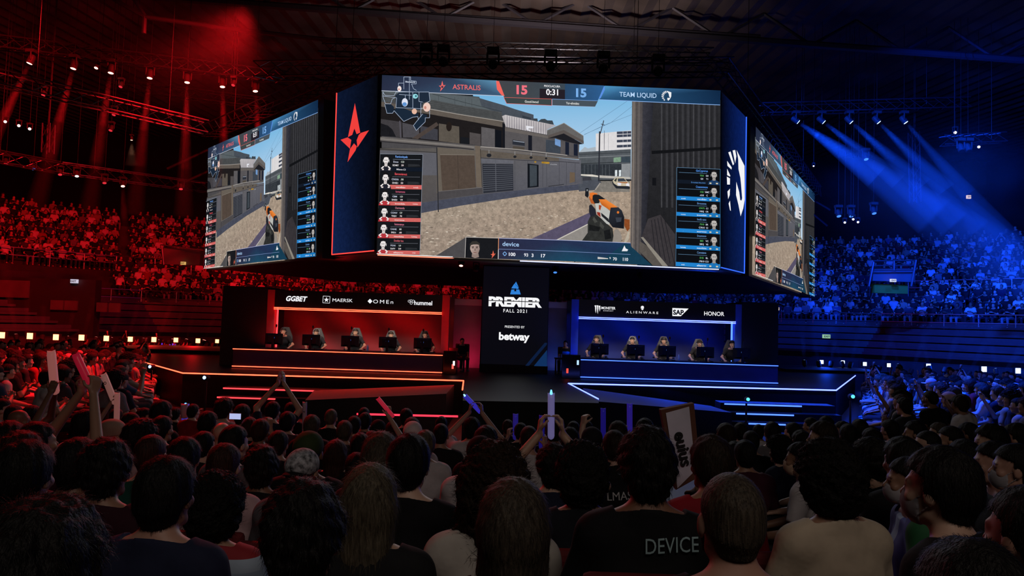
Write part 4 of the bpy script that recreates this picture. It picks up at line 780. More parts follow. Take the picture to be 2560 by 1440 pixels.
# ================================================================ PEOPLE: smooth bodies from blended volumes
class Field:
    def __init__(s, lo, hi, h):
        s.lo = np.array(lo, float); s.h = h; s.n = np.ceil((np.array(hi) - s.lo)/h).astype(int) + 1
        s.F = np.full(s.n, 1.0, np.float32)
    def _sub(s, lo, hi, m):
        a = np.clip(np.floor((np.array(lo)-m-s.lo)/s.h).astype(int), 0, s.n); b = np.clip(np.ceil((np.array(hi)+m-s.lo)/s.h).astype(int)+1, 0, s.n)
        if (b <= a).any(): return None
        ax = [s.lo[i] + s.h*np.arange(a[i], b[i]) for i in range(3)]
        return (slice(a[0], b[0]), slice(a[1], b[1]), slice(a[2], b[2])), np.stack(np.meshgrid(*ax, indexing='ij'), -1)
    def put(s, lo, hi, fn, k=.02, op='u'):
        r = s._sub(lo, hi, k + 3*s.h)
        if r is None: return s
        sl, X = r; d = fn(X).astype(np.float32); f = s.F[sl]
        if op == 'u':
            if k > 0:
                hh = np.clip(.5 + .5*(f-d)/k, 0, 1); s.F[sl] = f*(1-hh) + d*hh - k*hh*(1-hh)
            else: s.F[sl] = np.minimum(f, d)
        else: s.F[sl] = np.maximum(f, -d)
        return s
    def cap(s, a, b, r1, r2=None, k=.02, op='u', sq=None):
        a, b = np.array(a, float), np.array(b, float); r2 = r1 if r2 is None else r2; ba = b-a; L2 = max(ba@ba, 1e-9); rm = max(r1, r2)
        def fn(X):
            t = np.clip((X-a)@ba/L2, 0, 1); Q = X - a - t[..., None]*ba
            if sq is not None: Q = Q*np.array(sq)
            return np.sqrt((Q*Q).sum(-1)) - (r1+(r2-r1)*t)
        mx = rm if sq is None else rm/min(sq)
        return s.put(np.minimum(a, b)-mx, np.maximum(a, b)+mx, fn, k, op)
    def ell(s, c, r, k=.02, op='u', rot=None):
        c, r = np.array(c, float), np.array(r, float)
        def fn(X):
            Q = X-c
            if rot is not None: Q = Q@rot
            k0 = np.sqrt(((Q/r)**2).sum(-1)); k1 = np.sqrt(((Q/(r*r))**2).sum(-1)) + 1e-9
            return k0*(k0-1)/k1
        m = r.max() if rot is not None else r
        return s.put(c-m, c+m, fn, k, op)
    def cut(s, fn):
        ax = [s.lo[i] + s.h*np.arange(s.n[i]) for i in range(3)]
        X, Y, Z = np.meshgrid(*ax, indexing='ij', sparse=True); s.F = np.maximum(s.F, fn(X, Y, Z).astype(np.float32)); return s
    def mesh(s):
        F = s.F; F[0] = F[-1] = 1; F[:, 0] = F[:, -1] = 1; F[:, :, 0] = F[:, :, -1] = 1
        S_ = F < 0; nx, ny, nz = F.shape
        cs = [(i, j, k) for i in (0, 1) for j in (0, 1) for k in (0, 1)]
        cut = lambda A, c: A[c[0]:nx-1+c[0], c[1]:ny-1+c[1], c[2]:nz-1+c[2]]
        cnt = sum(cut(S_, c).astype(np.int8) for c in cs); M = (cnt > 0) & (cnt < 8)
        idx = np.full(M.shape, -1, np.int64); cells = np.argwhere(M); idx[M] = np.arange(len(cells))
        acc = np.zeros((len(cells), 3)); num = np.zeros(len(cells))
        for c in cs:
            for ax in range(3):
                if c[ax] == 0:
                    d = list(c); d[ax] = 1
                    f0 = cut(F, c)[M]; f1 = cut(F, d)[M]; x = (f0 < 0) != (f1 < 0); t = np.where(x, f0/(f0-f1+1e-12), 0)
                    p = np.tile(np.array(c, float), (len(cells), 1)); p[:, ax] += t; acc[x] += p[x]; num[x] += 1
        V = s.lo + (cells + acc/num[:, None])*s.h
        Q = []
        for ax in range(3):
            a = [slice(1, -1)]*3; a[ax] = slice(0, -1); b = [slice(1, -1)]*3; b[ax] = slice(1, None)
            f0, f1 = S_[tuple(a)], S_[tuple(b)]; E = np.argwhere(f0 != f1); sg = f0[tuple(E.T)]
            off = np.ones(3, int); off[ax] = 0; E = E + off
            u, v = [(1, 2), (2, 0), (0, 1)][ax]; du = np.zeros(3, int); du[u] = 1; dv = np.zeros(3, int); dv[v] = 1
            g = lambda D: idx[tuple((E-D).T)]
            q = np.stack([g(du+dv), g(dv), g(0*du), g(du)], 1); q[~sg] = q[~sg][:, ::-1]; Q.append(q)
        return V, np.concatenate(Q)
def np_mesh(name, V, Q, m, col=None):
    me = bpy.data.meshes.new(name); me.vertices.add(len(V)); me.vertices.foreach_set('co', V.astype(np.float32).ravel())
    me.loops.add(Q.size); me.loops.foreach_set('vertex_index', Q.astype(np.int32).ravel()); me.polygons.add(len(Q))
    me.polygons.foreach_set('loop_start', np.arange(0, Q.size, 4, dtype=np.int32)); me.polygons.foreach_set('use_smooth', np.ones(len(Q), bool))
    if col is not None:
        ca = me.color_attributes.new('Col', 'FLOAT_COLOR', 'POINT'); ca.data.foreach_set('color', np.c_[col, np.ones(len(col))].astype(np.float32).ravel())
    me.update(); me.validate(); me.materials.append(m); return me
M_SKIN = mat('skin', rough=.5, objcol=True, attr=True, spec=.4)
M_HAIR = mat('hair', rough=.62, objcol=True, noise=.55, nscale=34, bump=.45, stretch=(3.5, 3.5, .5), spec=.2)
M_CURL = mat('curly_hair', rough=.7, objcol=True, noise=.6, nscale=70, bump=.7, spec=.15)
M_CLOTH = mat('clothing', rough=.85, objcol=True, noise=.14, nscale=7, bump=.6, spec=.2)
M_PRINT = mat('patterned_clothing', rough=.8, objcol=True, noise=.9, nscale=45, spec=.2)
A3 = lambda *v: np.array(v, float)
HEAD0 = A3(0, .015, 1.215)
def hand(F, w, d, n, curl, sd, k=.008, closed=False):
    """Palm, four unequal bent fingers and a thumb. w wrist, d finger direction, n palm normal, sd +1 right / -1 left."""
    d = d/np.linalg.norm(d); n = n - d*(n@d); n = n/np.linalg.norm(n); s = np.cross(n, d)*-sd
    for o in (-.026, 0, .026): F.cap(w+d*.015+s*o*.8, w+d*.085+s*o, .015, .0135, .012)
    for i, (o, L) in enumerate(((.033, .068), (.011, .078), (-.011, .072), (-.032, .056))):
        a = w+d*.088+s*o; c1 = curl*.6; p1 = a+(d*math.cos(c1)+n*math.sin(c1))*L*.5; c2 = curl*1.5; p2 = p1+(d*math.cos(c2)+n*math.sin(c2))*L*.5
        F.cap(a, p1, .0105, .0095, k); F.cap(p1, p2, .0095, .0078, .003)
    a = w+d*.03+s*.03; p1 = a+(s*.75+d*.6+n*.35)*.042; p2 = p1+(d*.85+s*.15+n*.6*curl)*.034
    F.cap(a, p1, .0135, .0115, k); F.cap(p1, p2, .0112, .009, .003)
POSES = {
 # name: lean, head pitch, (elbow, wrist, finger dir, palm normal, curl) right and left, standing
 'rest': (0.02, 0, ((.27, .04, .72), (.16, .33, .62), (0, 1, -.25), (0, -.2, -1), .5), None, 0),
 'clasp': (.16, .12, ((.26, .16, .70), (.07, .44, .66), (-.55, .8, -.1), (-.8, -.5, -.2), .7), None, 0),
 'cross': (-.03, -.03, ((.27, .06, .74), (.02, .24, .86), (-1, .05, .1), (0, -1, 0), .5), None, 0),
 'stick': (.0, -.12, ((.30, .22, 1.20), (.075, .30, 1.52), (-.1, .2, 1), (-1, .1, 0), 1.0), None, 0),
 'stick2': (.0, -.06, ((.33, .18, 1.08), (.075, .28, 1.37), (-.1, .25, 1), (-1, .1, 0), 1.0), None, 0),
 'reach2': (.0, 0, ((.34, .1, 1.06), (.2, .2, 1.36), (-.1, .1, 1), (-.6, .8, 0), .8), ((-.27, .04, .72), (-.16, .33, .62), (0, 1, -.25), (0, -.2, -1), .5), 0),
 'reachm': (.0, 0, ((.33, .1, 1.05), (.04, .25, 1.36), (-.1, .1, 1), (-.6, .8, 0), .9), ((-.27, .04, .72), (-.16, .33, .62), (0, 1, -.25), (0, -.2, -1), .5), 0),
 'reachl': (.0, 0, ((.27, .04, .72), (.16, .33, .62), (0, 1, -.25), (0, -.2, -1), .5), ((-.34, .1, 1.10), (-.2, .2, 1.42), (.1, .1, 1), (.6, .8, 0), .8), 0),
 'holdr': (.0, 0, ((.30, .1, .86), (.17, .32, 1.10), (-.1, .2, 1), (-.8, .6, 0), .9), ((-.27, .04, .72), (-.16, .33, .62), (0, 1, -.25), (0, -.2, -1), .5), 0),
 'holdl': (.0, 0, ((.27, .04, .72), (.16, .33, .62), (0, 1, -.25), (0, -.2, -1), .5), ((-.30, .1, .86), (-.17, .32, 1.10), (.1, .2, 1), (.8, .6, 0), .9), 0),
 'phonel': (.0, 0, ((.27, .04, .72), (.16, .33, .62), (0, 1, -.25), (0, -.2, -1), .5), ((-.34, .14, 1.02), (-.30, .24, 1.26), (.15, .3, 1), (.8, .6, 0), 1.3), 0),
 'clap': (.0, -.1, ((.30, .14, 1.24), (.04, .18, 1.56), (-.12, .05, 1), (-1, 0, 0), .15), None, 0),
 'phone': (.0, 0, ((.29, .16, .86), (.13, .32, 1.19), (-.15, .3, 1), (-.8, .6, 0), .9), ((-.27, .04, .72), (-.16, .33, .62), (0, 1, -.25), (0, -.2, -1), .5), 0),
 'reach': (.0, 0, ((.31, .10, 1.22), (.25, .2, 1.52), (-.1, .1, 1), (-.6, .8, 0), .8), ((-.27, .04, .72), (-.16, .33, .62), (0, 1, -.25), (0, -.2, -1), .5), 0),
 'game': (.2, .12, ((.33, .16, .76), (.27, .46, .665), (-.1, 1, -.1), (0, 0, -1), .55), ((-.33, .16, .76), (-.25, .46, .665), (.15, 1, -.1), (0, 0, -1), .6), 0),
 'stand': (.06, .1, ((.27, -.02, .80), (.25, .14, .60), (0, .35, -1), (-1, 0, 0), .4), None, 1),
}
def build_person(pose, hgt):
    """Returns {part: (V, Q[, colour])} for one seated (or standing) adult of sitting head height about 1.33 m."""
    lean, hp, ra, la, stand = POSES[pose]
    mir = lambda t: tuple(tuple(A3(*v)*A3(-1, 1, 1)) if not np.isscalar(v) else v for v in t)
    la = mir(ra) if la is None else la
    pv = A3(0, -.03, .5); cl, sl = math.cos(-lean), math.sin(-lean)
    def T(p):     # upper body lean about the hips
        q = A3(*p)-pv; return pv + A3(q[0], q[1]*cl - q[2]*sl, q[1]*sl + q[2]*cl)
    hd = T(HEAD0)
    lo, hi = (-.52, -.3, -.02), (.52, .72, 1.80)
    zoff = .36 if stand else 0
    def torso(F, inf=0.0, k=.05):
        F.cap(T((-.075, -.02, .56)), T((.075, -.02, .56)), .105+inf, .105+inf, k)
        F.cap(T((0, -.02, .60)), T((0, -.03, .80)), .118+inf, .125+inf, k, sq=(.86, 1.1, 1))
        F.cap(T((-.07, -.03, .86)), T((.07, -.03, .86)), .118+inf, .118+inf, k, sq=(1, 1.12, 1))
        F.cap(T((-.15, -.03, .985)), T((.15, -.03, .985)), .062+inf, .062+inf, k)
        for s in (-1, 1): F.cap(T((s*.045, -.03, 1.06)), T((s*.165, -.025, .99)), .05+inf, .058+inf, .05)
    SH = {1: T((.178, -.02, .985)), -1: T((-.178, -.02, .985))}
    arms = {1: ra, -1: la}
    hips = {s: A3(s*.095, -.01, .53) for s in (1, -1)}
    if stand: knee = {s: A3(s*.1, .03, .10) for s in (1, -1)}; ank = {s: A3(s*.105, -.02, -.28) for s in (1, -1)}
    else: knee = {s: A3(s*.135, .40, .51) for s in (1, -1)}; ank = {s: A3(s*.14, .38, .09) for s in (1, -1)}
    if stand: lo = (-.52, -.3, -.40)
    F = Field(lo, hi, hgt)
    torso(F)
    for s in (1, -1):
        el, wr, fd, pn, cu = arms[s]; el, wr = A3(*el), A3(*wr)
        F.cap(SH[s], el, .05, .04, .04); F.cap(el, wr, .04, .027, .02); hand(F, wr, A3(*fd), A3(*pn), cu, s)
        F.cap(hips[s], knee[s], .085, .06, .03); F.cap(knee[s], ank[s], .058, .04, .02); F.cap(ank[s]+A3(0, -.03, -.035), ank[s]+A3(0, .15, -.055), .04, .034, .02)
    F.cap(T((0, -.035, 1.02)), hd+A3(0, -.02, -.06), .058, .054, .035)
    # head
    cp, sp = math.cos(-hp), math.sin(-hp); RH = np.array([[1, 0, 0], [0, cp, -sp], [0, sp, cp]])
    H = lambda x, y, z: hd + RH@A3(x, y, z)
    F.ell(H(0, -.012, .03), (.076, .094, .088), .02, rot=RH); F.ell(H(0, .02, -.035), (.060, .068, .082), .03, rot=RH)
    F.cap(H(-.018, .062, -.098), H(.018, .062, -.098), .02, .02, .025)                 # chin
    F.cap(H(-.045, .01, -.075), H(-.03, .055, -.095), .018, .016, .02); F.cap(H(.045, .01, -.075), H(.03, .055, -.095), .018, .016, .02)
    F.cap(H(-.036, .076, .018), H(.036, .076, .018), .012, .012, .018)                 # brow
    F.cap(H(0, .086, .005), H(0, .106, -.03), .008, .013, .012)                        # nose
    for s in (-1, 1):
        F.ell(H(s*.031, .096, .0), (.017, .014, .010), .012, 's', rot=RH); F.ell(H(s*.031, .079, .0), (.0125, .0125, .0125), .004)
        F.ell(H(s*.042, .066, -.03), (.022, .02, .02), .02); F.ell(H(s*.079, -.004, -.012), (.010, .022, .033), .008, rot=RH)
    F.cap(H(-.02, .083, -.062), H(.02, .083, -.062), .0085, .0085, .006); F.cap(H(-.016, .082, -.073), H(.016, .082, -.073), .0085, .0085, .005)
    V, Q = F.mesh()
    col = np.ones((len(V), 3)); L = (V-hd)@RH
    for s in (-1, 1):
        e = ((L-A3(s*.031, .09, 0))/A3(.013, .02, .009)); col[(e*e).sum(1) < 1] = (.25, .2, .2)
        b = ((L-A3(s*.033, .088, .021))/A3(.021, .02, .005)); col[(b*b).sum(1) < 1] = (.2, .16, .15)
    b = (L-A3(0, .085, -.067))/A3(.024, .02, .012); col[(b*b).sum(1) < 1] = (.85, .5, .5)
    parts = {'body': (V, Q, col)}
    # shirt
    F = Field(lo, hi, hgt); torso(F, .013, .055)
    for s in (1, -1):
        el = A3(*arms[s][0]); F.cap(SH[s], SH[s]+(el-SH[s])*.72, .066, .060, .04)
    F.cap(T((0, -.035, .99)), T((0, -.036, 1.09)), .085, .067, .045)
    cc = T((0, -.036, 1.068)); F.cut(lambda X, Y, Z: np.where(np.abs(X) < .12, (Z-cc[2]) + .55*(Y-cc[1]), -1.0) + 0*X)
    if stand: F.cut(lambda X, Y, Z: .47 - Z + 0*X + 0*Y)
    else: F.cut(lambda X, Y, Z: .47 - Z + 0*X + 0*Y)
    for s in (1, -1):
        el = A3(*arms[s][0]); e = (el-SH[s])/np.linalg.norm(el-SH[s]); pc = SH[s]+(el-SH[s])*.74
        a = e.copy()
        F.cut(lambda X, Y, Z: np.where((X*s > .12) & (((X-SH[s][0])*a[0]+(Y-SH[s][1])*a[1]+(Z-SH[s][2])*a[2]) > 0) & (np.abs((X-SH[s][0])-a[0]*((X-SH[s][0])*a[0]+(Y-SH[s][1])*a[1]+(Z-SH[s][2])*a[2])) < .1), (X-pc[0])*a[0]+(Y-pc[1])*a[1]+(Z-pc[2])*a[2], -1.0))
    parts['shirt'] = F.mesh()
    # trousers and shoes
    F = Field(lo, hi, max(hgt, .012))
    F.cap((-.08, -.02, .52), (.08, -.02, .52), .118, .118, .04)
    for s in (1, -1): F.cap(hips[s], knee[s], .098, .074, .03); F.cap(knee[s], ank[s]+A3(0, 0, .03), .072, .058, .02)
    F.cut(lambda X, Y, Z: Z - .60 + 0*X + 0*Y); parts['trousers'] = F.mesh()
    for s in (1, -1):
        F = Field(lo, (hi[0], hi[1], ank[s][2]+.08), max(hgt, .012)); F.cap(ank[s]+A3(0, -.03, -.035), ank[s]+A3(0, .17, -.055), .052, .042, .02)
        F.cut(lambda X, Y, Z: (ank[1][2]-.09) - Z + 0*X + 0*Y); parts['shoe%d' % s] = F.mesh()
    return parts, hd, RH, zoff, arms
# hair shapes in head space (added at the head of each pose)
def vnoise(X, sc, seed):
    o = 0
    r = np.random.RandomState(seed)
    for i in range(5):
        d = r.normal(size=3); d = d/np.linalg.norm(d)*sc*(1+.45*i); e = r.normal(size=3); e = e/np.linalg.norm(e)*sc*(.8+.4*i)
        o = o + np.sin(X@d + r.rand()*6)*np.sin(X@e + r.rand()*6)
    return o/3
def strands(V, Q, style, seed):
    """Add loose hairs over the hair volume so that its outline is soft: thin tapering blades lying along the fall of the hair."""
    r = np.random.RandomState(seed+11); n = dict(buzz=1200, short=2600, crop=3000, messy=3600, curly=4200, afro=4600, bob=3200, long=3800, mane=4600)[style]
    a, b, c = V[Q[:, 0]], V[Q[:, 1]], V[Q[:, 2]]; N = np.cross(b-a, c-a); N /= np.linalg.norm(N, axis=1)[:, None]+1e-12
    i = r.randint(0, len(Q), n); p = (a[i]+c[i])/2; nn = N[i]; ctr = A3(0, -.02, .06)
    g = np.tile(A3(0, 0, -1), (n, 1)) + .25*r.normal(size=(n, 3)); crown = p-A3(0, -.05, .13); crown /= np.linalg.norm(crown, axis=1)[:, None]; g = g*.6+crown*.6
    curl = style in ('curly', 'afro', 'mane'); 
    if curl: g = r.normal(size=(n, 3))
    t = g - nn*(g*nn).sum(1)[:, None]; t /= np.linalg.norm(t, axis=1)[:, None]+1e-9
    L = dict(buzz=.006, short=.016, crop=.022, messy=.028, curly=.022, afro=.026, bob=.035, long=.06, mane=.035)[style]*r.uniform(.6, 1.3, n)[:, None]; up = r.uniform(.0, .3 if not curl else .8, n)[:, None]*(.5 if style in ('long', 'bob') else 1)
    s = np.cross(t, nn)*.0006; m = p + t*L*.55 + nn*(L*up*.55+.002); e = p + t*L + nn*(L*up*(.6 if not curl else .9)+.001) + s*r.uniform(-4, 4, n)[:, None]
    W = np.stack([p-s-nn*.002, p+s-nn*.002, m+s*.8, m-s*.8, e+s*.15, e-s*.15], 1).reshape(-1, 3); k = len(V)+6*np.arange(n)[:, None]
    F2 = np.concatenate([k+np.array([[0, 1, 2, 3]]), k+np.array([[3, 2, 4, 5]])])
    return np.concatenate([V, W]), np.concatenate([Q, F2])
HAIRS = {}
def hair_mesh(style, seed=0, h=.0055):
    F = Field((-.2, -.22, -.62), (.2, .16, .24), h)
    th = dict(buzz=.004, short=.013, crop=.02, messy=.026, curly=.06, afro=.085, bob=.03, long=.024, mane=.06)[style]
    amp, sc = dict(buzz=(.001, 60), short=(.004, 45), crop=(.006, 40), messy=(.011, 60), curly=(.014, 75), afro=(.016, 80), bob=(.004, 60), long=(.004, 55), mane=(.017, 60))[style]
    F.ell((0, -.016, .034), (.077+th*.9, .096+th, .09+th*1.15), 0)
    F.cap((0, -.05, -.02), (0, -.045, -.05), .062+th*.75, .05+th*.7, .03)
    if style in ('bob', 'mane'):
        for s in (-1, 1): F.cap((s*.06, -.01, 0), (s*.07, -.02, -.11), .03+th*.4, .028+th*.35, .03)
        F.cap((0, -.06, 0), (0, -.06, -.12 if style == 'bob' else -.2), .07+th*.35, .06+th*.5, .04)
        if style == 'mane':
            for s in (-1, 1): F.cap((s*.07, -.02, 0), (s*.095, -.03, -.2), .05, .055, .05)
    if style == 'long':
        F.cap((0, -.075, -.02), (0, -.10, -.3), .082, .075, .05, sq=(.85, 1.6, 1)); F.cap((0, -.10, -.3), (.01, -.085, -.52), .075, .04, .05, sq=(.75, 1.8, 1))
        for s in (-1, 1): F.cap((s*.06, -.02, -.01), (s*.075, -.035, -.24), .035, .028, .04)
    ax = [F.lo[i]+F.h*np.arange(F.n[i]) for i in range(3)]; X = np.stack(np.meshgrid(*ax, indexing='ij'), -1)
    st = A3(1, 1, .35) if style in ('long', 'bob', 'short', 'crop') else A3(1, 1, 1)
    F.F = F.F + (amp*vnoise(X*st, sc, seed+3)).astype(np.float32)
    # open the face: forehead line, cheeks
    fy = dict(buzz=.045, short=.055, crop=.06, messy=.068, curly=.07, afro=.075, bob=.062, long=.05, mane=.06)[style]
    def face(X, Y, Z):
        low = -.03 if style in ('bob', 'long', 'mane') else -.005
        front = np.minimum(Y - (.012 if style not in ('bob', 'long', 'mane') else .03), (.062 if style in ('buzz', 'short', 'crop') else .052) + .3*(Y-.06) - Z + 0*X)     # in front of the ears and below hairline
        return np.maximum(front, -1) + 0*X
    F.cut(face)
    if style in ('buzz', 'short', 'crop', 'messy'):
        zc = dict(buzz=-.075, short=-.085, crop=-.09, messy=-.1)[style]
        F.cut(lambda X, Y, Z: np.maximum(zc - Z, -(Y*0) - 1) + 0*X)
        F.cut(lambda X, Y, Z: np.minimum(np.minimum(np.abs(X)-.055 + 0*Y + 0*Z, -.02 - Z + 0*X + 0*Y), Y+.03 + 0*X + 0*Z))      # clear the ears and sides of the neck
    elif style in ('curly', 'afro'): F.cut(lambda X, Y, Z: -.11 - Z + 0*X + 0*Y)
    V, Q = F.mesh(); return strands(V, Q, style, seed) if h < .02 else (V, Q)
def cap_mesh(kind):
    F = Field((-.14, -.2, -.1), (.14, .24, .18), .006)
    F.ell((0, -.014, .045), (.09, .108, .092), 0)
    if kind == 'beanie': F.cut(lambda X, Y, Z: -.02+.25*Y - Z + 0*X)
    else: F.cut(lambda X, Y, Z: .012 + .12*Y - Z + 0*X)
    V, Q = F.mesh(); out = {'crown': (V, Q)}
    if kind in ('cap', 'capback'):
        F = Field((-.14, -.24, -.05), (.14, .26, .1), .005); s = 1 if kind == 'cap' else -1
        F.ell((0, s*.095, .035), (.085, .10, .03), 0)
        F.cut(lambda X, Y, Z: np.abs(Z - .028 + .10*(s*Y-.09) + 5*X*X) - .006 + 0*X); F.cut(lambda X, Y, Z: .06 - s*Y + 0*X + 0*Z)
        out['brim'] = F.mesh()
    return out
_PM = {}
def person_meshes(pose, lod):
    key = (pose, lod)
    if key in _PM: return _PM[key]
    parts, hd, RH, zoff, arms = build_person(pose, lod)
    out = {}
    for k, v in parts.items():
        out[k] = np_mesh('person_'+k.rstrip('-1'), v[0]+A3(0, 0, zoff), v[1], M_SKIN if k == 'body' else M_CLOTH, v[2] if len(v) > 2 else None)
    _PM[key] = (out, hd + A3(0, 0, zoff), RH, arms); return _PM[key]
_HM = {}
def hair_get(style, v=0):
    key = (style, v)
    if key not in _HM:
        if style in ('cap', 'capback', 'beanie'): _HM[key] = {k: np_mesh('hat_'+k, a[0], a[1], M_CLOTH) for k, a in cap_mesh(style).items()}
        else: _HM[key] = np_mesh('hair_'+style, *hair_mesh(style, v), M_CURL if style in ('curly', 'afro', 'mane') else M_HAIR)
    return _HM[key]
SKINS = ['#b08d7a', '#a07a66', '#b99684', '#8f6a57', '#74503f', '#aa8070']
WID = dict(buzz=.168, short=.180, crop=.192, messy=.204, curly=.26, afro=.31, bob=.20, long=.20, mane=.29, cap=.18, capback=.18, beanie=.18, bald=.158)
TOP = dict(buzz=.128, short=.139, crop=.146, messy=.152, curly=.19, afro=.22, bob=.157, long=.15, mane=.19, cap=.137, capback=.137, beanie=.137, bald=.119)
def make_person(pose, style, haircol, shirt, loc, yaw, scale=1.0, lod=.011, skin=None, trousers='#23242c', shoes='#8a8a90', wide=1.0, hat=None, label='', group=None, mask=None, shirt_mat=None, beard=False, hv=None, full=True):
    ms, hd, RH, arms = person_meshes(pose, lod)
    o = bpy.data.objects.new('person', ms['body']); COL.objects.link(o)
    o.location = loc; o.rotation_euler = (0, 0, yaw); o.scale = (scale*wide, scale*wide, scale)
    o.color = (*lin(skin or R_.choice(SKINS)), 1)
    tag(o, label, 'person', group)
    c = bpy.data.objects.new('shirt', ms['shirt']); COL.objects.link(c); c.parent = o; c.color = (*lin(shirt), 1)
    if shirt_mat is not None:
        c.material_slots[0].link = 'OBJECT'; c.material_slots[0].material = shirt_mat
    if full:
        c = bpy.data.objects.new('trousers', ms['trousers']); COL.objects.link(c); c.parent = o; c.color = (*lin(trousers), 1)
        
        for q in ('shoe1', 'shoe-1'): c = bpy.data.objects.new('shoe', ms[q]); COL.objects.link(c); c.parent = o; c.color = (*lin(shoes), 1)
    M4 = Matrix.LocRotScale(Vector(hd), Matrix(RH.tolist()).to_quaternion(), None)
    def on_head(name, me, col, m=None):
        c = bpy.data.objects.new(name, me); COL.objects.link(c); c.parent = o; c.matrix_local = M4; c.color = (*lin(col), 1)
        if m is not None: c.material_slots[0].link = 'OBJECT'; c.material_slots[0].material = m
        return c
    if style in ('cap', 'capback', 'beanie'):
        g = hair_get(style); cr = on_head('hat', g['crown'], '#85868c' if hat == 'print' else hat or '#222228')
        if hat == 'print': cr.material_slots[0].link = 'OBJECT'; cr.material_slots[0].material = M_PRINT; cr.color = (*lin('#85868c'), 1)
        if 'brim' in g:
            b = bpy.data.objects.new('brim', g['brim']); COL.objects.link(b); b.parent = cr; b.color = (*lin('#101014' if hat == 'print' else hat or '#222228'), 1)
        on_head('hair', hair_get('buzz'), haircol)
    elif style != 'bald': on_head('hair', hair_get(style, R_.randint(0, 1) if hv is None else hv), haircol)
    if mask: on_head('face_mask', mask_mesh(), mask)
    return o
def mask_mesh():
    if 'mask' not in _HM:
        F = Field((-.11, -.04, -.14), (.11, .15, .05), .005)
        F.ell((0, .03, -.055), (.066, .085, .075), 0); F.cut(lambda X, Y, Z: np.maximum(.035-Y, np.maximum(Z+.012+.25*np.abs(X), -.12-Z)) + 0*X)
        for s in (-1, 1): F.cap((s*.06, .045, -.03), (s*.083, -.01, .012), .003, .003, 0); F.cap((s*.058, .045, -.09), (s*.083, -.01, -.03), .003, .003, 0)
        _HM['mask'] = np_mesh('face_mask', *F.mesh(), M_CLOTH)
    return _HM['mask']
HEADTOP = {}
def head_top(pose, style):
    ms, hd, RH, _ = person_meshes(pose, .011) if (pose, .011) in _PM else person_meshes(pose, .011)
    return hd[2] + TOP[style]
# ================================================================ THE AUDIENCE
BLK, NVY, WHT, PNK, GRY, RDD, MAR = '#101013', '#181c30', '#b9b3b8', '#b99aa0', '#5b575d', '#7d1420', '#3c1424'
DK, BR, RB, BLO, GB = '#0e0b0b', '#21160f', '#2e1510', '#4e463a', '#3d352d'
HN = {DK: 'black-haired', BR: 'brown-haired', RB: 'reddish-haired', BLO: 'blond', GB: 'grey-blond'}
SN = {BLK: 'black shirt', NVY: 'navy shirt', WHT: 'white shirt', PNK: 'pale pink shirt', GRY: 'grey shirt', RDD: 'red shirt', MAR: 'maroon shirt'}
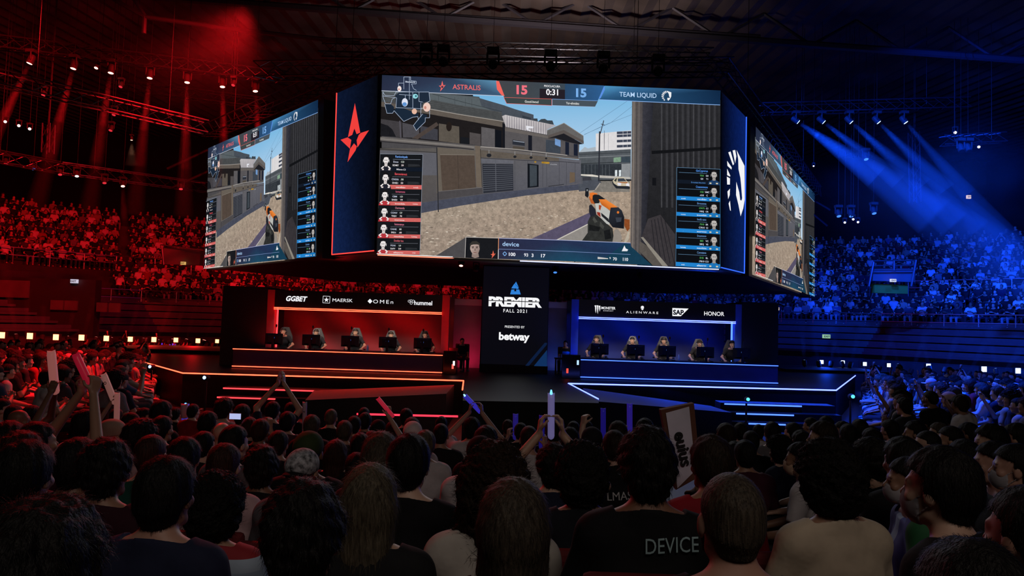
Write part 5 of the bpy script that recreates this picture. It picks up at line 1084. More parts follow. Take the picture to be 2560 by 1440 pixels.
# x, top y, head width (px), hair style, hair colour, shirt, turn (deg, + to the right), pose, own label
AUD = [
 (8,996,40,'short',DK,BLK,60,'rest'), (37,1011,36,'short',DK,MAR,0,'rest'), (84,1012,41,'short',DK,BLK,30,'rest'),
 (51,1024,31,'bald',DK,PNK,70,'stick','bald person holding a white inflatable stick up at the red edge'), (28,1050,64,'crop',DK,BLK,10,'rest'), (101,1052,72,'crop',DK,MAR,30,'stick','person in maroon shirt raising a red inflatable stick'),
 (60,1076,112,'messy',RB,MAR,0,'rest'), (72,1097,130,'crop',DK,NVY,0,'rest'), (200,1091,84,'short',DK,NVY,0,'rest'), (274,1093,130,'messy',DK,'#30101c',0,'rest','dark-haired person in maroon shirt lettered across the back'),
 (219,1022,52,'short',DK,PNK,20,'rest','person with dark backpack straps over a pale shirt'), (285,1047,56,'cap',BR,BLK,85,'rest','person in beige baseball cap turned sideways'), (293,1020,30,'short',RB,BLK,0,'reachl','person in dark sleeves lifting a white stick with a round emblem'), (331,1031,36,'short',BR,BLK,75,'holdl'),
 (364,1019,34,'short',DK,BLK,65,'rest'), (407,999,46,'crop',DK,BLK,20,'rest'), (357,1045,68,'messy',DK,PNK,35,'rest'), (409,1038,44,'short',DK,BLK,15,'rest'), (382,1085,65,'buzz',RB,'#17443c',0,'rest','person with cropped hair in dark green shirt'),
 (423,1136,140,'crop',DK,'#20243c',5,'rest','broad person in dark blue shirt with bare neck, row nearest the camera'), (115,1238,248,'messy',DK,BLK,0,'rest','black-haired person in black shirt at the lower red corner'), (545,1176,128,'curly',DK,'#7d8fa8',0,'rest','curly-haired person in pale blue jersey with red collar'),
 (440,1018,20,'short',DK,BLK,0,'holdr'), (485,1009,28,'short',DK,RDD,15,'holdl','dark-haired person in red shirt near two leaning sticks'), (523,1027,50,'crop',DK,BLK,20,'rest'), (563,993,44,'messy',BR,PNK,15,'rest','tall spiky-haired person in pale pink shirt'), (608,1009,40,'short',BR,BLK,10,'rest'),
 (557,1056,36,'bald',BR,BLK,0,'rest','bald person before the spiky-haired one'), (589,1061,60,'short',DK,GRY,25,'rest'), (626,1042,34,'short',RB,BLK,0,'phone','reddish-haired person holding up a phone'), (654,1046,47,'short',RB,BLK,10,'rest'), (684,1002,36,'short',DK,NVY,10,'clap','person clapping with both hands above the head'),
 (729,1005,33,'short',DK,BLK,0,'rest'), (721,1028,36,'crop',DK,MAR,5,'rest','dark-haired person in maroon shirt with a blue print'), (699,1075,45,'short',BR,BLK,5,'rest'), (781,1036,40,'crop',GB,BLK,0,'holdl'), (829,1022,33,'buzz',BLO,BLK,0,'rest','blond cropped person in black shirt by the red ramp'),
 (863,1050,39,'short',GB,BLK,0,'rest','light-haired person in black shirt with small white lettering'), (774,1076,72,'beanie',DK,BLK,0,'rest','person in olive green beanie'), (760,1119,66,'capback',DK,GRY,10,'rest','person in grey patterned cap worn backwards'), (842,1098,52,'long',RB,BLK,0,'rest','person with long reddish hair'),
 (465,1090,72,'crop',DK,PNK,0,'rest'), (513,1077,42,'short',DK,BLK,15,'rest'), (565,1106,82,'short',RB,PNK,5,'rest'), (658,1111,84,'messy',DK,BLK,0,'rest','curly black-haired person in black shirt before the patterned cap'),
 (911,1018,33,'buzz',DK,BLK,0,'rest'), (914,1030,33,'short',DK,NVY,0,'rest'), (887,1039,32,'short',DK,GRY,0,'rest'), (947,1048,38,'beanie',DK,PNK,10,'reachm','person in dark beanie raising a red stick'), (981,1053,34,'short',RB,BLK,0,'rest'), (1017,1020,34,'short',DK,BLK,0,'rest'),
 (1031,1042,48,'short',RB,BLK,0,'rest'), (1033,1052,50,'capback',DK,WHT,0,'rest','person in white and black cap worn backwards'), (1104,1040,32,'short',DK,WHT,0,'rest'), (1103,1058,36,'buzz',DK,BLK,0,'rest','close-cropped person in black shirt with bare neck, centre'), (1181,1041,42,'crop',DK,WHT,5,'stick2','person holding a glowing blue stick up with both hands'),
 (1216,1062,58,'crop',DK,BLK,0,'rest'), (1064,1074,40,'crop',BLO,WHT,0,'rest','blond person in white shirt beside a tall black-haired head'), (955,1078,92,'bob',GB,BLK,0,'rest','person with light brown bobbed hair'), (1026,1081,114,'crop',DK,BLK,5,'rest','tall person with thick black hair, bare neck and black shirt'), (902,1081,50,'crop',DK,BLK,0,'rest'), (931,1076,32,'short',BR,BLK,0,'rest'),
 (929,1156,140,'long',BLO,'#1b1b1e',0,'rest','person with long straight blond hair down the back, nearest row'), (768,1193,234,'messy',DK,BLK,0,'rest','large dark-haired head nearest the camera'), (1240,1100,168,'mane',BR,'#a8a29c',0,'rest','person with long curly brown hair in white top'), (1288,1191,214,'bob',GB,'#0e0e11',0,'rest','person with light straight hair in black top, nearest the camera'), (1203,1088,66,'cap',DK,WHT,15,'rest','person in black cap with a small white mark'), (893,1130,48,'crop',DK,BLK,0,'rest'),
 (1270,1048,28,'short',RB,BLK,0,'rest'), (1302,1056,34,'short',DK,BLK,0,'holdl'), (1323,1064,43,'buzz',BR,WHT,0,'holdr','person with thinning crown in white shirt'), (1385,1047,42,'short',DK,BLK,0,'rest'), (1434,1052,33,'short',DK,BLK,0,'rest'), (1465,1050,34,'short',DK,BLK,-10,'holdr'),
 (1425,1067,46,'crop',DK,NVY,0,'rest'), (1480,1066,54,'capback',DK,BLK,0,'rest','person in dark cap worn backwards beside a raised hand'), (1545,1051,46,'short',BR,BLK,0,'phonel','person lifting one fist with a bracelet'), (1535,1074,52,'short',BR,BLK,-8,'rest','brown-haired person in black jersey lettered in white'), (1612,1044,44,'short',DK,BLK,0,'holdl'),
 (1457,1100,142,'curly',DK,'#12141d',0,'rest','curly black-haired person in dark lettered shirt'), (1384,1106,84,'messy',DK,'#1a2036',0,'stick2','person in navy shirt holding a tall white stick'), (1620,1063,156,'messy',DK,'#0d0d10',3,'rest','big-haired person in black shirt with large pale lettering'),
 (1776,1084,104,'crop',BR,RDD,-10,'rest','brown-haired person in red shirt beside the white sign'), (1814,1056,50,'short',BR,BLK,-15,'rest'), (1852,1055,40,'short',DK,BLK,0,'rest'), (1877,1076,34,'short',DK,BLK,0,'rest'), (1896,1060,29,'short',DK,WHT,0,'rest','person in white printed shirt near the blue steps'), (1930,1053,42,'short',DK,GRY,0,'rest'),
 (1981,1055,41,'short',DK,BLK,-30,'rest'), (2002,1074,40,'crop',DK,BLK,-20,'rest'), (2025,1043,32,'short',DK,BLK,-45,'rest'), (2054,1051,58,'crop',BR,BLK,-65,'rest','person with lit forehead looking toward the stage centre'), (2065,1039,38,'crop',DK,BLK,0,'rest'), (2104,1052,34,'short',DK,BLK,-60,'rest'),
 (1948,1086,54,'curly',DK,NVY,-35,'rest'), (1862,1098,50,'short',DK,MAR,0,'rest'), (1836,1102,44,'crop',DK,BLK,0,'rest'), (1829,1180,184,'buzz',GB,'#101013',0,'rest','person with close-cropped light hair and bare ears, nearest row'), (1998,1104,52,'short',DK,WHT,-60,'rest','masked person in white shirt in profile'), (2070,1095,152,'curly',DK,'#b3a390',-12,'rest','curly black-haired person in beige shirt, nearest the camera'),
 (2148,1046,36,'short',DK,BLK,0,'rest'), (2120,1058,40,'short',DK,BLK,0,'rest'), (2178,1068,36,'short',DK,BLK,-10,'rest'), (2174,1092,80,'messy',DK,BLK,-35,'rest'), (2223,1048,37,'crop',DK,BLK,-30,'rest'), (2285,1050,42,'crop',DK,'#7a2c28',-65,'rest','person in orange-red shirt in profile'),
 (2256,1089,86,'crop',DK,BLK,-10,'rest'), (2316,1076,46,'buzz',DK,BLK,-70,'rest'), (2344,1055,34,'short',GB,NVY,-60,'rest'), (2373,1064,46,'short',DK,NVY,-65,'rest'), (2418,1055,40,'short',DK,'#22305a',-50,'rest'), (2474,1058,62,'crop',DK,BLK,-70,'rest'), (2538,1056,52,'short',DK,BLK,-50,'rest'),
 (2408,1096,64,'short',DK,BLK,-20,'rest'), (2480,1101,72,'short',DK,BLK,-70,'rest'), (2533,1107,76,'short',DK,WHT,-65,'rest','masked person in white shirt at the far edge'), (2346,1111,182,'crop',DK,BLK,-38,'rest','large black-haired person with a pale face mask'), (2266,1140,80,'short',DK,'#232a68',-72,'rest','masked person in blue and white jacket in profile'),
 (2425,1338,205,'crop',DK,'#0b0b0d',0,'rest','dark hooded figure at the lower blue corner'), (2570,1210,150,'short',DK,'#1d1a1c',-20,'rest'),
]
MASKED = {1829: '#3a383c', 1998: '#b89a84', 2533: '#8f8a90', 2346: '#8a858b', 2266: '#9a949a'}
PEOPLE = []
for a in AUD:
    x, yt, W_, sty, hc, sh, turn, pose = a[:8]; lab = a[8] if len(a) > 8 else None
    d = WID[sty]*FPX/W_; tl = head_top(pose, sty)
    for _ in range(4):
        s = min(1.12, max(.9, (P(x, yt, d).z-floor_h(d))/tl)); d = WID[sty]*s*FPX/W_
    PEOPLE.append(dict(x=x, d=d, d0=d, yt=yt, tl=tl, sty=sty, hc=hc, sh=sh, turn=turn, pose=pose, lab=lab, W=W_))
for it in range(80):       # nobody sits in anybody's lap: spread neighbours in depth
    for i, p in enumerate(PEOPLE):
        for q in PEOPLE[:i]:
            dx = abs((p['x']-1280)*p['d'] - (q['x']-1280)*q['d'])/FPX; gap = .60 if dx < .38 else (.34 if dx < .47 else 0); dd = p['d']-q['d']
            if abs(dd) < gap:
                sg = 1 if (p['yt'] < q['yt'] if abs(p['yt']-q['yt']) > 6 else dd > 0) else -1
                mv = .25*(gap - sg*dd if sg*dd > 0 else gap)*sg
                wp, wq = p['d']**.5, q['d']**.5; p['d'] += mv*wp/(wp+wq); q['d'] -= mv*wq/(wp+wq)
    for p in PEOPLE: p['d'] = min(max(p['d'] + .02*(p['d0']-p['d']), p['d0']*.8), p['d0']*1.25, 11.0)
for p in PEOPLE:
    p['top'] = P(p['x'], p['yt'], p['d']); p['s'] = min(1.16, max(.86, (p['top'].z-floor_h(p['d']))/p['tl'])); p['z'] = p['top'].z-p['tl']*p['s']
BANDS = [(2.0, 'row nearest the camera'), (2.7, 'second row from the camera'), (3.6, 'third row from the camera'), (5.0, 'fourth row from the camera'), (6.6, 'fifth row from the camera'), (7.8, 'sixth row from the camera'), (99, 'rows before the stage')]
from collections import defaultdict
byb = defaultdict(list)
for p in PEOPLE: p['band'] = next(n for lim, n in BANDS if p['d'] < lim); byb[p['band']].append(p)
ALL_PERSONS = []
M_CHAIR = mat('seat_fabric', '#5a0d14', .8, noise=.2, nscale=15); M_CHF = mat('seat_frame', '#1b1b1e', .4, metal=.5)
def chair_meshes():
    if 'ch' in _HM: return _HM['ch']
    r = {}
    def take(n, mb, m, bev): 
        o = mb.build(n, m, bevel=bev); dg = bpy.context.evaluated_depsgraph_get(); me = bpy.data.meshes.new_from_object(o.evaluated_get(dg)); bpy.data.objects.remove(o); r[n] = me
    take('seat', MB().box((-.24, -.06, .37), (.24, .38, .435)), M_CHAIR, .02)
    mb = MB(); mb.obox((0, -.2, .66), (.235, 0, 0), (0, .035, .008), (0, -.04, .22)); take('backrest', mb, M_CHAIR, .03)
    take('leg_front', MB().tube((.21, .33, 0), (.21, .33, .38), .014), M_CHF, 0); take('leg_back', MB().tube((.21, -.2, 0), (.21, -.08, .38), .014), M_CHF, 0)
    mb = MB()
    for s in (-1, 1): mb.tube((s*.2, -.06, .4), (s*.2, -.19, .6), .014)
    take('frame', mb, M_CHF, 0); _HM['ch'] = r; return r
def make_chair(loc, yaw, label):
    r = chair_meshes(); e = bpy.data.objects.new('audience_chair', None); COL.objects.link(e); e.location = loc; e.rotation_euler = (0, 0, yaw); tag(e, label, 'chair', 'red audience chairs')
    for n, me, sx in (('seat', 'seat', 1), ('backrest', 'backrest', 1), ('frame', 'frame', 1), ('leg', 'leg_front', 1), ('leg', 'leg_front', -1), ('leg', 'leg_back', 1), ('leg', 'leg_back', -1)):
        c = bpy.data.objects.new(n, r[me]); COL.objects.link(c); c.parent = e; c.scale = (sx, 1, 1)
    return e
HELD = {}
def banded(name, stops, axis=2):
    m = mat(name, '#888888', .8); nt, N, L = nodes_of(m); tc = N.new('ShaderNodeTexCoord'); sp = N.new('ShaderNodeSeparateXYZ'); cr = N.new('ShaderNodeValToRGB'); cr.color_ramp.interpolation = 'CONSTANT'
    mr = N.new('ShaderNodeMapRange'); mr.inputs['From Min'].default_value = -.3 if axis == 0 else .7; mr.inputs['From Max'].default_value = .3 if axis == 0 else 1.1
    while len(cr.color_ramp.elements) < len(stops): cr.color_ramp.elements.new(.5)
    for e_, (p_, c_) in zip(cr.color_ramp.elements, stops): e_.position = p_; e_.color = (*lin(c_), 1)
    L.new(tc.outputs['Object'], sp.inputs[0]); L.new(sp.outputs[axis], mr.inputs['Value']); L.new(mr.outputs['Result'], cr.inputs['Fac']); L.new(cr.outputs['Color'], N['Principled BSDF'].inputs['Base Color']); return m
SHM = {545: banded('banded_jersey', [(0, '#7a1a22'), (.06, '#8ea2ba'), (.7, '#9fb0c4'), (.84, '#8c1c26')]), 2266: banded('blocked_jacket', [(0, '#1d5a34'), (.2, '#2c3488'), (.45, '#8ea0bc'), (.62, '#2a2f7c')], 0),
       219: banded('strap_shirt', [(0, '#b99aa0'), (.26, '#141416'), (.34, '#b99aa0'), (.66, '#141416'), (.74, '#b99aa0')], 0), 721: banded('blue_print_shirt', [(0, '#3c1424'), (.25, '#1c4a78'), (.48, '#3c1424')])}
for band, L in byb.items():
    L.sort(key=lambda p: p['top'].x / p['top'].y)
    for k, p in enumerate(L):
        lab = p['lab'] or '%s person in %s, %s from left in the %s' % (HN.get(p['hc'], 'dark-haired'), SN.get(p['sh'], 'dark shirt'), ordinal(k+1), band)
        if p['sty'] == 'bald' and not p['lab']: lab = 'bald' + lab[lab.index(' '):]
        yaw = -math.radians(p['turn']) - math.atan2(p['top'].x, p['top'].y)*.0
        ms, hd, RH, _ = person_meshes(p['pose'], .011)
        # keep the head under its pixel: the head sits a little ahead of the seat
        hx, hy = -math.sin(yaw)*hd[1]*p['s'], math.cos(yaw)*hd[1]*p['s']
        loc = (p['top'].x-hx, p['top'].y-hy, max(p['z'], floor_h(p['d'])-.0) if False else p['z'])
        near = p['d'] < 4.5
        hat = {285: '#9c8577', 760: 'print', 774: '#2e3a1c', 1033: '#c9b7b9', 1203: '#0c0c0e', 947: '#151518', 1480: '#17181d'}.get(p['x'])
        o = make_person(p['pose'], p['sty'], p['hc'], p['sh'], loc, yaw, p['s'], .0085 if near else .011, label=lab, mask=MASKED.get(p['x']), hat=hat, shirt_mat=SHM.get(p['x']), hv=(p['x'] % 2))
        o['group'] = 'audience in front of the stage'; ALL_PERSONS.append(o); HELD[p['x']] = (o, p, yaw, loc)
        if p['d'] < 6.4: make_chair((loc[0], loc[1], loc[2]), yaw*.25, 'red chair under the person %s from the left, %s' % (ordinal(k+1), band))
# lettering and prints on the backs of shirts: thin cloth prints parented to the shirt's wearer
def back_print(px, txt, h, zoff, xo=0, col='#8fa3a8', bold=.02, tilt=0.0, w=None):
    o, p, yaw, loc = HELD[px]; sh = next(c for c in o.children if c.name.startswith('shirt'))
    vs, fs = text_mesh(txt, bold); me = sh.data
    co = np.empty(len(me.vertices)*3, np.float32); me.vertices.foreach_get('co', co); co = co.reshape(-1, 3)
    sx = h if w is None else w/max(1e-6, float(np.ptp(vs[:, 0]))); out = []
    bk = co[co[:, 1] < -.05]
    for x, y in vs:
        X, Z = -(-x*sx)+xo, zoff + y*h + x*sx*tilt
        dd = (bk[:, 0]-X)**2 + (bk[:, 2]-Z)**2; near = np.argsort(dd)[:6]
        out.append((X, float(bk[near, 1].mean())-.012, Z))
    mb = MB(); mb.add(out, fs); c = mb.build('print', mat('print_'+col[1:], col, .8), o); return c
back_print(1620, 'DEVICE', .05, 1.0, .065, '#8aa2a8', .0, .06, .175)
back_print(1457, "VOI'VOX", .045, .985, .075, '#9aa0a6', .0, .15, .17)
back_print(1535, 'LMASH', .06, .89, .03, '#b9b9bd', .0, .04)
back_print(863, 'CAD', .028, 1.0, .02, '#c9c9cd', .03)
back_print(274, 'TPOUHD', .026, .965, .005, '#5a5a60', .0)
# ------------------------------------------------ inflatable sticks and the like
def stick(a, b, wpx_m, col, label, glow_=0.0, tip='#ffffff', mark=None, flat=False, ends='pinch'):
    a, b = Vector(a), Vector(b); e = empty('inflatable_stick', label, 'inflatable stick', a)
    d = (b-a); Ln = d.length; d.normalize()
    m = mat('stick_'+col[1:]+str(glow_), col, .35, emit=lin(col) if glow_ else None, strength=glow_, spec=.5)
    r = wpx_m/2; mb = MB(); u = Vector((1, 0, 0)) - d*d.x; u.normalize(); v = d.cross(u); n = 14; prof = [(.25, 0, 1), (.8, .03, 1), (1, .08, 1), (1, .9, 1), (.98, .94, 1), (1.05, 1.0, .22)]
    vs = [d*(t*Ln) + u*math.cos(2*math.pi*i/n)*r*f + v*math.sin(2*math.pi*i/n)*r*f*g + d*(abs(math.cos(2*math.pi*i/n))*r*.35 if t == 1 else 0) for f, t, g in prof for i in range(n)]
    mb.add(vs, [(j*n+i, j*n+(i+1) % n, (j+1)*n+(i+1) % n, (j+1)*n+i) for j in range(len(prof)-1) for i in range(n)] + [tuple(range(n-1, -1, -1)), tuple(range((len(prof)-1)*n, len(prof)*n))])
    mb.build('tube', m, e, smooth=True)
    if mark:
        vs, fs = text_mesh(mark, .03); mm = MB(); c = d*(Ln*.72) - v*(r*1.03) if v.y > 0 else d*(Ln*.72) + v*(r*1.03)
        mm.add([c + u*(y*r*.9) + d*(x*r*.9) + (Vector((0, -1, 0))*.002) for x, y in vs], fs); mm.build('print', mat('print_black', '#0c0c0e', .6), e)
    if glow_ and tip: MB().lathe(d*(Ln*.93), [(r*.3, 0), (r*.5, .02), (r*.2, .05)], 10, d).build('light_tip', glow('tip_'+tip[1:], lin(tip), 2.5), e)
    return e
def hstick(px, tx_, ty, wpx, *a, **k):
    o, p, yaw, loc = HELD[px]; hl = Vector({'stick': (0, .31, 1.58), 'stick2': (0, .3, 1.43), 'reachm': (.035, .26, 1.42), 'reachl': (-.19, .22, 1.48), 'holdr': (.16, .34, 1.16), 'holdl': (-.16, .34, 1.16)}[p['pose']]); q = Matrix.Rotation(yaw, 3, 'Z') @ (hl*p['s']) + Vector(loc)
    if p['pose'][:4] == 'hold': q.x = P(tx_+2, 1000, q.y).x
    t = P(tx_, ty, q.y); d = (t-q).normalized(); return stick(q-d*.1, t, wpx*q.y/FPX, *a, **k)
def pstick(bx, by, tx_, ty, Y, wpx, *a, **k): return stick(P(bx, by, Y), P(tx_, ty, Y), wpx*Y/FPX, *a, **k)
dS = lambda x: HELD[x][1]['d']
hstick(51, 128, 879, 20, '#cf7c76', 'white inflatable stick held highest at the red edge', .3, None)  # reflected red light put into this white stick's pink colour and glow
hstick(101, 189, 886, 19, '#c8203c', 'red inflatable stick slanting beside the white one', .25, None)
hstick(293, 259, 936, 15, '#c98a82', 'white inflatable stick with a round dark emblem', .22, None, 'Q')  # white stick tinted pink and glowing in place of red light on it
hstick(331, 293, 983, 13, '#cf8880', 'short white inflatable stick near the red barrier', .2, None)  # pink tint and glow stand in for red light falling on white
hstick(485, 461, 1011, 17, '#a9a0b0', 'white inflatable stick crossing behind a lit blue one')
hstick(440, 464, 1012, 18, '#4a48d8', 'blue glowing inflatable stick crossing the white one', .35, '#40a0ff', 'A')
hstick(781, 762, 1006, 11, '#b7a3b8', 'narrow white inflatable stick with dark emblem above the heads', 0, None, 'Y')
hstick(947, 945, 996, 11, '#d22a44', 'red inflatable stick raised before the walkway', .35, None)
hstick(1181, 1163, 990, 12, '#3c34c8', 'lit blue inflatable stick with a bright tip held with two hands', .5, '#80d8ff')
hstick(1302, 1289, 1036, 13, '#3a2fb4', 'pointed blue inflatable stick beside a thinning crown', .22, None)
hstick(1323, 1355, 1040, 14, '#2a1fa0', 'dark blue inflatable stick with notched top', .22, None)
hstick(1384, 1378, 985, 17, '#8d86c8', 'tall pale lilac inflatable stick at the centre', .28, '#60b0ff')
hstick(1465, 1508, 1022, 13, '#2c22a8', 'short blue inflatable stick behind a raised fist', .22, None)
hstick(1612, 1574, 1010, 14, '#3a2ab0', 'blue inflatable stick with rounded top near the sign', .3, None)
# white cardboard sign, phone
e = empty('cardboard_sign', 'white cardboard sign with black painted letters standing above the crowd', 'sign')
Ys = dS(1620)+1.2; c = [P(1652, 1025, Ys), P(1735, 1008, Ys), P(1752, 1190, Ys), P(1690, 1225, Ys)]; n = Vector((0, .05, 0))
MB().add(c + [q+n for q in c], [(0, 1, 2, 3), (7, 6, 5, 4), (0, 4, 5, 1), (1, 5, 6, 2), (2, 6, 7, 3), (3, 7, 4, 0)]).build('board', mat('card_brown', '#5a3326', .85), e)
c2 = [P(1664, 1032, Ys), P(1722, 1016, Ys), P(1738, 1175, Ys), P(1693, 1220, Ys)]; c2 = [q-Vector((0, .006, 0)) for q in c2]
MB().add(c2, [(3, 2, 1, 0)]).build('paper', mat('card_white', '#c4bed0', .9, noise=.12, nscale=6), e)
ux = (P(1722, 1180, Ys)-P(1697, 1066, Ys)).normalized(); uz = Vector((0, -1, 0)).cross(ux) * 1.0
vs, fs = text_mesh('euius', .03); m_ = MB(); h = 30*Ys/FPX; c0 = P(1708, 1120, Ys)-Vector((0, .014, 0)); m_.add([c0+ux*(x*h)+(-uz if uz.x < 0 else uz)*(y*h) for x, y in vs], fs); m_.build('painted_letters', mat('print_black', '#0c0c0e', .6), e)
e = empty('smartphone', 'smartphone with lit screen held above the reddish-haired head', 'phone', P(588, 1041, 8.2))
MB().box((-.075, 0, -.038), (.075, .009, .038)).build('case', M_BLACK, e, bevel=.006); MB().add([(-.068, -.002, -.034), (.068, -.002, -.034), (.068, -.002, .034), (-.068, -.002, .034)], [(0, 1, 2, 3)]).build('display', glow('phone_glow', (.5, .55, .9), .9), e)
# ------------------------------------------------ players, backstage crew
def seat_player(px, py, side, k, hc, sty):
    Y = 22.05; top = P(px, py, Y); tl = head_top('game', sty); s = .94; z = top.z - tl*s
    yaw = math.pi + (.16 if side == 'red' else -.2)
    ms, hd, RH, _ = person_meshes('game', .0085)
    hx, hy = -math.sin(yaw)*hd[1]*s, math.cos(yaw)*hd[1]*s
    loc = (top.x-hx, top.y-hy, z)
    o = make_person('game', sty, hc, '#121216', loc, yaw, s, .0085, label='player in black jersey and headset, %s from the left in the %s booth' % (ORD[k+1], side), group='players at the desks', skin='#e2b294', trousers='#141418')
    ALL_PERSONS.append(o)
    M4 = Matrix.LocRotScale(Vector(hd), Matrix(RH.tolist()).to_quaternion(), None)
    hm = MB()
    for i in range(10):
        a, b = math.pi*i/10, math.pi*(i+1)/10; hm.tube((.098*math.cos(a), -.01, .02+.125*math.sin(a)), (.098*math.cos(b), -.01, .02+.125*math.sin(b)), .014, 6)
    for sx in (-1, 1): hm.lathe((sx*.078, -.008, -.01), [(.045, 0), (.05, .02), (.03, .038)], 12, (sx, 0, 0))
    hm.tube((.085, .01, -.03), (.04, .11, -.07), .005, 5)
    hs = hm.build('headset', mat('headset_grey' if k % 2 else 'headset_dark', '#8a8a90' if k % 2 else '#26262b', .4), o); hs.matrix_local = M4
    sp = MB(); sp.add([(-.215, .055, .80), (-.19, .06, .80), (-.19, .06, .89), (-.215, .055, .89)], [(0, 1, 2, 3)]); sp = sp.build('sleeve_patch', mat('patch_white', '#d8d8dc', .7), o); sp.location = (-.085, .05, .02)
    e = empty('gaming_chair', 'black gaming chair under the %s player from the left in the %s booth' % (ORD[k+1], side), 'chair', (loc[0], loc[1], SZ), 'gaming chairs', yaw)
    bm = mat('chair_leather', '#08080a', .5); zz = z - SZ
    MB().box((-.26, -.2, zz+.3), (.26, .34, zz+.41)).build('seat', bm, e, bevel=.04)
    bb = MB(); pts = [(-.2, zz+.4), (-.29, zz+.62), (-.27, zz+.95), (-.2, zz+1.08), (-.11, zz+1.24), (.11, zz+1.24), (.2, zz+1.08), (.27, zz+.95), (.29, zz+.62), (.2, zz+.4)]
    bb.add([(x, -.24-(q-zz-.4)*.12, q) for x, q in pts] + [(x, -.34-(q-zz-.4)*.12, q) for x, q in pts], [tuple(range(10)), tuple(range(19, 9, -1))] + [(i, (i+1) % 10, 10+(i+1) % 10, 10+i) for i in range(10)]); bo = bb.build('backrest', bm, e, bevel=.02); bo.scale = (.74, 1, 1)
    for sx in (-1, 1): MB().box((sx*.31-.035, -.12, zz+.56), (sx*.31+.035, .2, zz+.6)).build('armrest', bm, e, bevel=.01)
    MB().tube((0, .05, .06), (0, .05, zz+.31), .03, 10).build('gas_lift', M_METAL, e)
    fb = MB()
    for q in range(5): fb.tube((0, .05, .08), (.3*math.cos(q*1.2566), .05+.3*math.sin(q*1.2566), .04), .02, 6)
    fb.build('star_base', M_BLACK, e)
for k, (x, y) in enumerate(((709, 819), (791, 821), (889, 821), (978, 827), (1063, 828))): seat_player(x, y, 'red', k, BR, ('short', 'crop', 'short', 'crop', 'short')[k])
for k, (x, y) in enumerate(((1491.5, 839), (1581, 841.5), (1660, 842), (1749, 848), (1830, 851))): seat_player(x, y, 'blue', k, DK if k else BR, ('short', 'short', 'crop', 'messy', 'crop')[k])
def crew(px, py, Y, sh, label, yaw, pose='stand'):
    top = P(px, py, Y); tl = head_top(pose, 'short'); fz = SZ if Y > 18 else 0; s = max(.6, min(1.1, (top.z-fz)/tl)); ms, hd, RH, _ = person_meshes(pose, .011)
    o = make_person(pose, 'short', DK, sh, (top.x+math.sin(yaw)*hd[1]*s, top.y-math.cos(yaw)*hd[1]*s, top.z-tl*s), yaw, s, .011, label=label); ALL_PERSONS.append(o); return o
crew(1156, 845, 22.9, '#1a1a1e', 'dark-clad crew member seated between red booth and LED column', math.pi+.4, 'rest')
crew(1414, 851, 22.9, '#2a2c38', 'bearded crew member seated behind a laptop beside the blue booth', math.pi-.4, 'rest')
# crew laptop tables
for sx, px in ((-1, 1133), (1, 1417)):
    x = P(px, 890, 22.3).x; e = empty('crew_table', 'small dark crew table with laptop beside the %s booth' % ('red' if sx < 0 else 'blue'), 'table', (x, 22.2, SZ))
    MB().box((-.4, -.25, .52), (.4, .25, .55)).build('table_top', M_BLACK, e)
    for a in (-.36, .36):
        for b in (-.2, .2): MB().tube((a, b, 0), (a, b, .52), .015).build('leg', M_METAL, e)
    l = empty('laptop', 'open laptop on the crew table beside the %s booth' % ('red' if sx < 0 else 'blue'), 'laptop', (x, 22.2, SZ+.55))
    MB().box((-.17, -.08, 0), (.17, .14, .018)).build('laptop_base', M_METAL, l); mb = MB(); mb.obox((0, -.12, .12), (.17, 0, 0), (0, .005, .002), (0, -.035, .105)); mb.build('laptop_lid', M_METAL, l)
    make_chair((P((1156, 1414)[sx > 0], 850, 22.9).x, 22.85, SZ), math.pi, 'chair of the crew member beside the %s booth' % ('red' if sx < 0 else 'blue'))
# ------------------------------------------------ flank seating: rows facing the stage
def project(p):
    q = p - EYE; z = q.dot(FW); return (1280 + FPX*q.dot(RT)/z, 720 - FPX*q.dot(UP)/z, z) if z > .1 else (-9e3, -9e3, z)
SHIRTS = ['#b9b3b8', '#a8a2a8', '#c9c4c8', '#101013', '#17171b', '#222228', '#3a3a44', '#6a666e', '#181c30', '#7d1420', '#2d4a6a', '#101013', '#1c1c20', '#8a7a6a']
SNM = dict(zip(SHIRTS, ['white', 'light grey', 'bright white', 'black', 'jet-dark', 'charcoal', 'slate', 'mid-grey', 'navy', 'red', 'blue', 'black', 'dark', 'tan']))
STY = ['short', 'crop', 'messy', 'buzz', 'short', 'crop', 'bob', 'cap', 'curly', 'long']
HC = [DK, DK, BR, BR, DK, RB, GB]
POS = ['rest', 'clasp', 'cross', 'rest', 'cross', 'clasp', 'rest', 'clasp', 'rest', 'cross', 'clasp', 'rest', 'phone']
FAR = []          # seats left to the crowd too far off to count
side_list = []
rr = random.Random(21)
for side, sx in (('red', -1), ('blue', 1)):
    O = Vector((sx*7.5, 13.4)); u = Vector((sx*.45, .89)); v = Vector((sx*.89, -.45))
    for r in range(15):
        for s in range(-9, 26):
            p = O + v*(.85*r) + u*(.62*s + rr.uniform(-.07, .07))
            if p.y < 9.9 or abs(p.x) > 24: continue
            q = Vector((p.x, p.y, side_h(p.y)))
            X, Y, Z = project(q + Vector((0, 0, 1.25)))
            if not (-40 < X < 2600): continue
            side_list.append((Z, side, r, s, q))
side_list.sort(key=lambda t: t[0])
LOCK = rr.random
budget = 300 - len(ALL_PERSONS) - 6
for side in ('red', 'blue'): pass
risers = {}
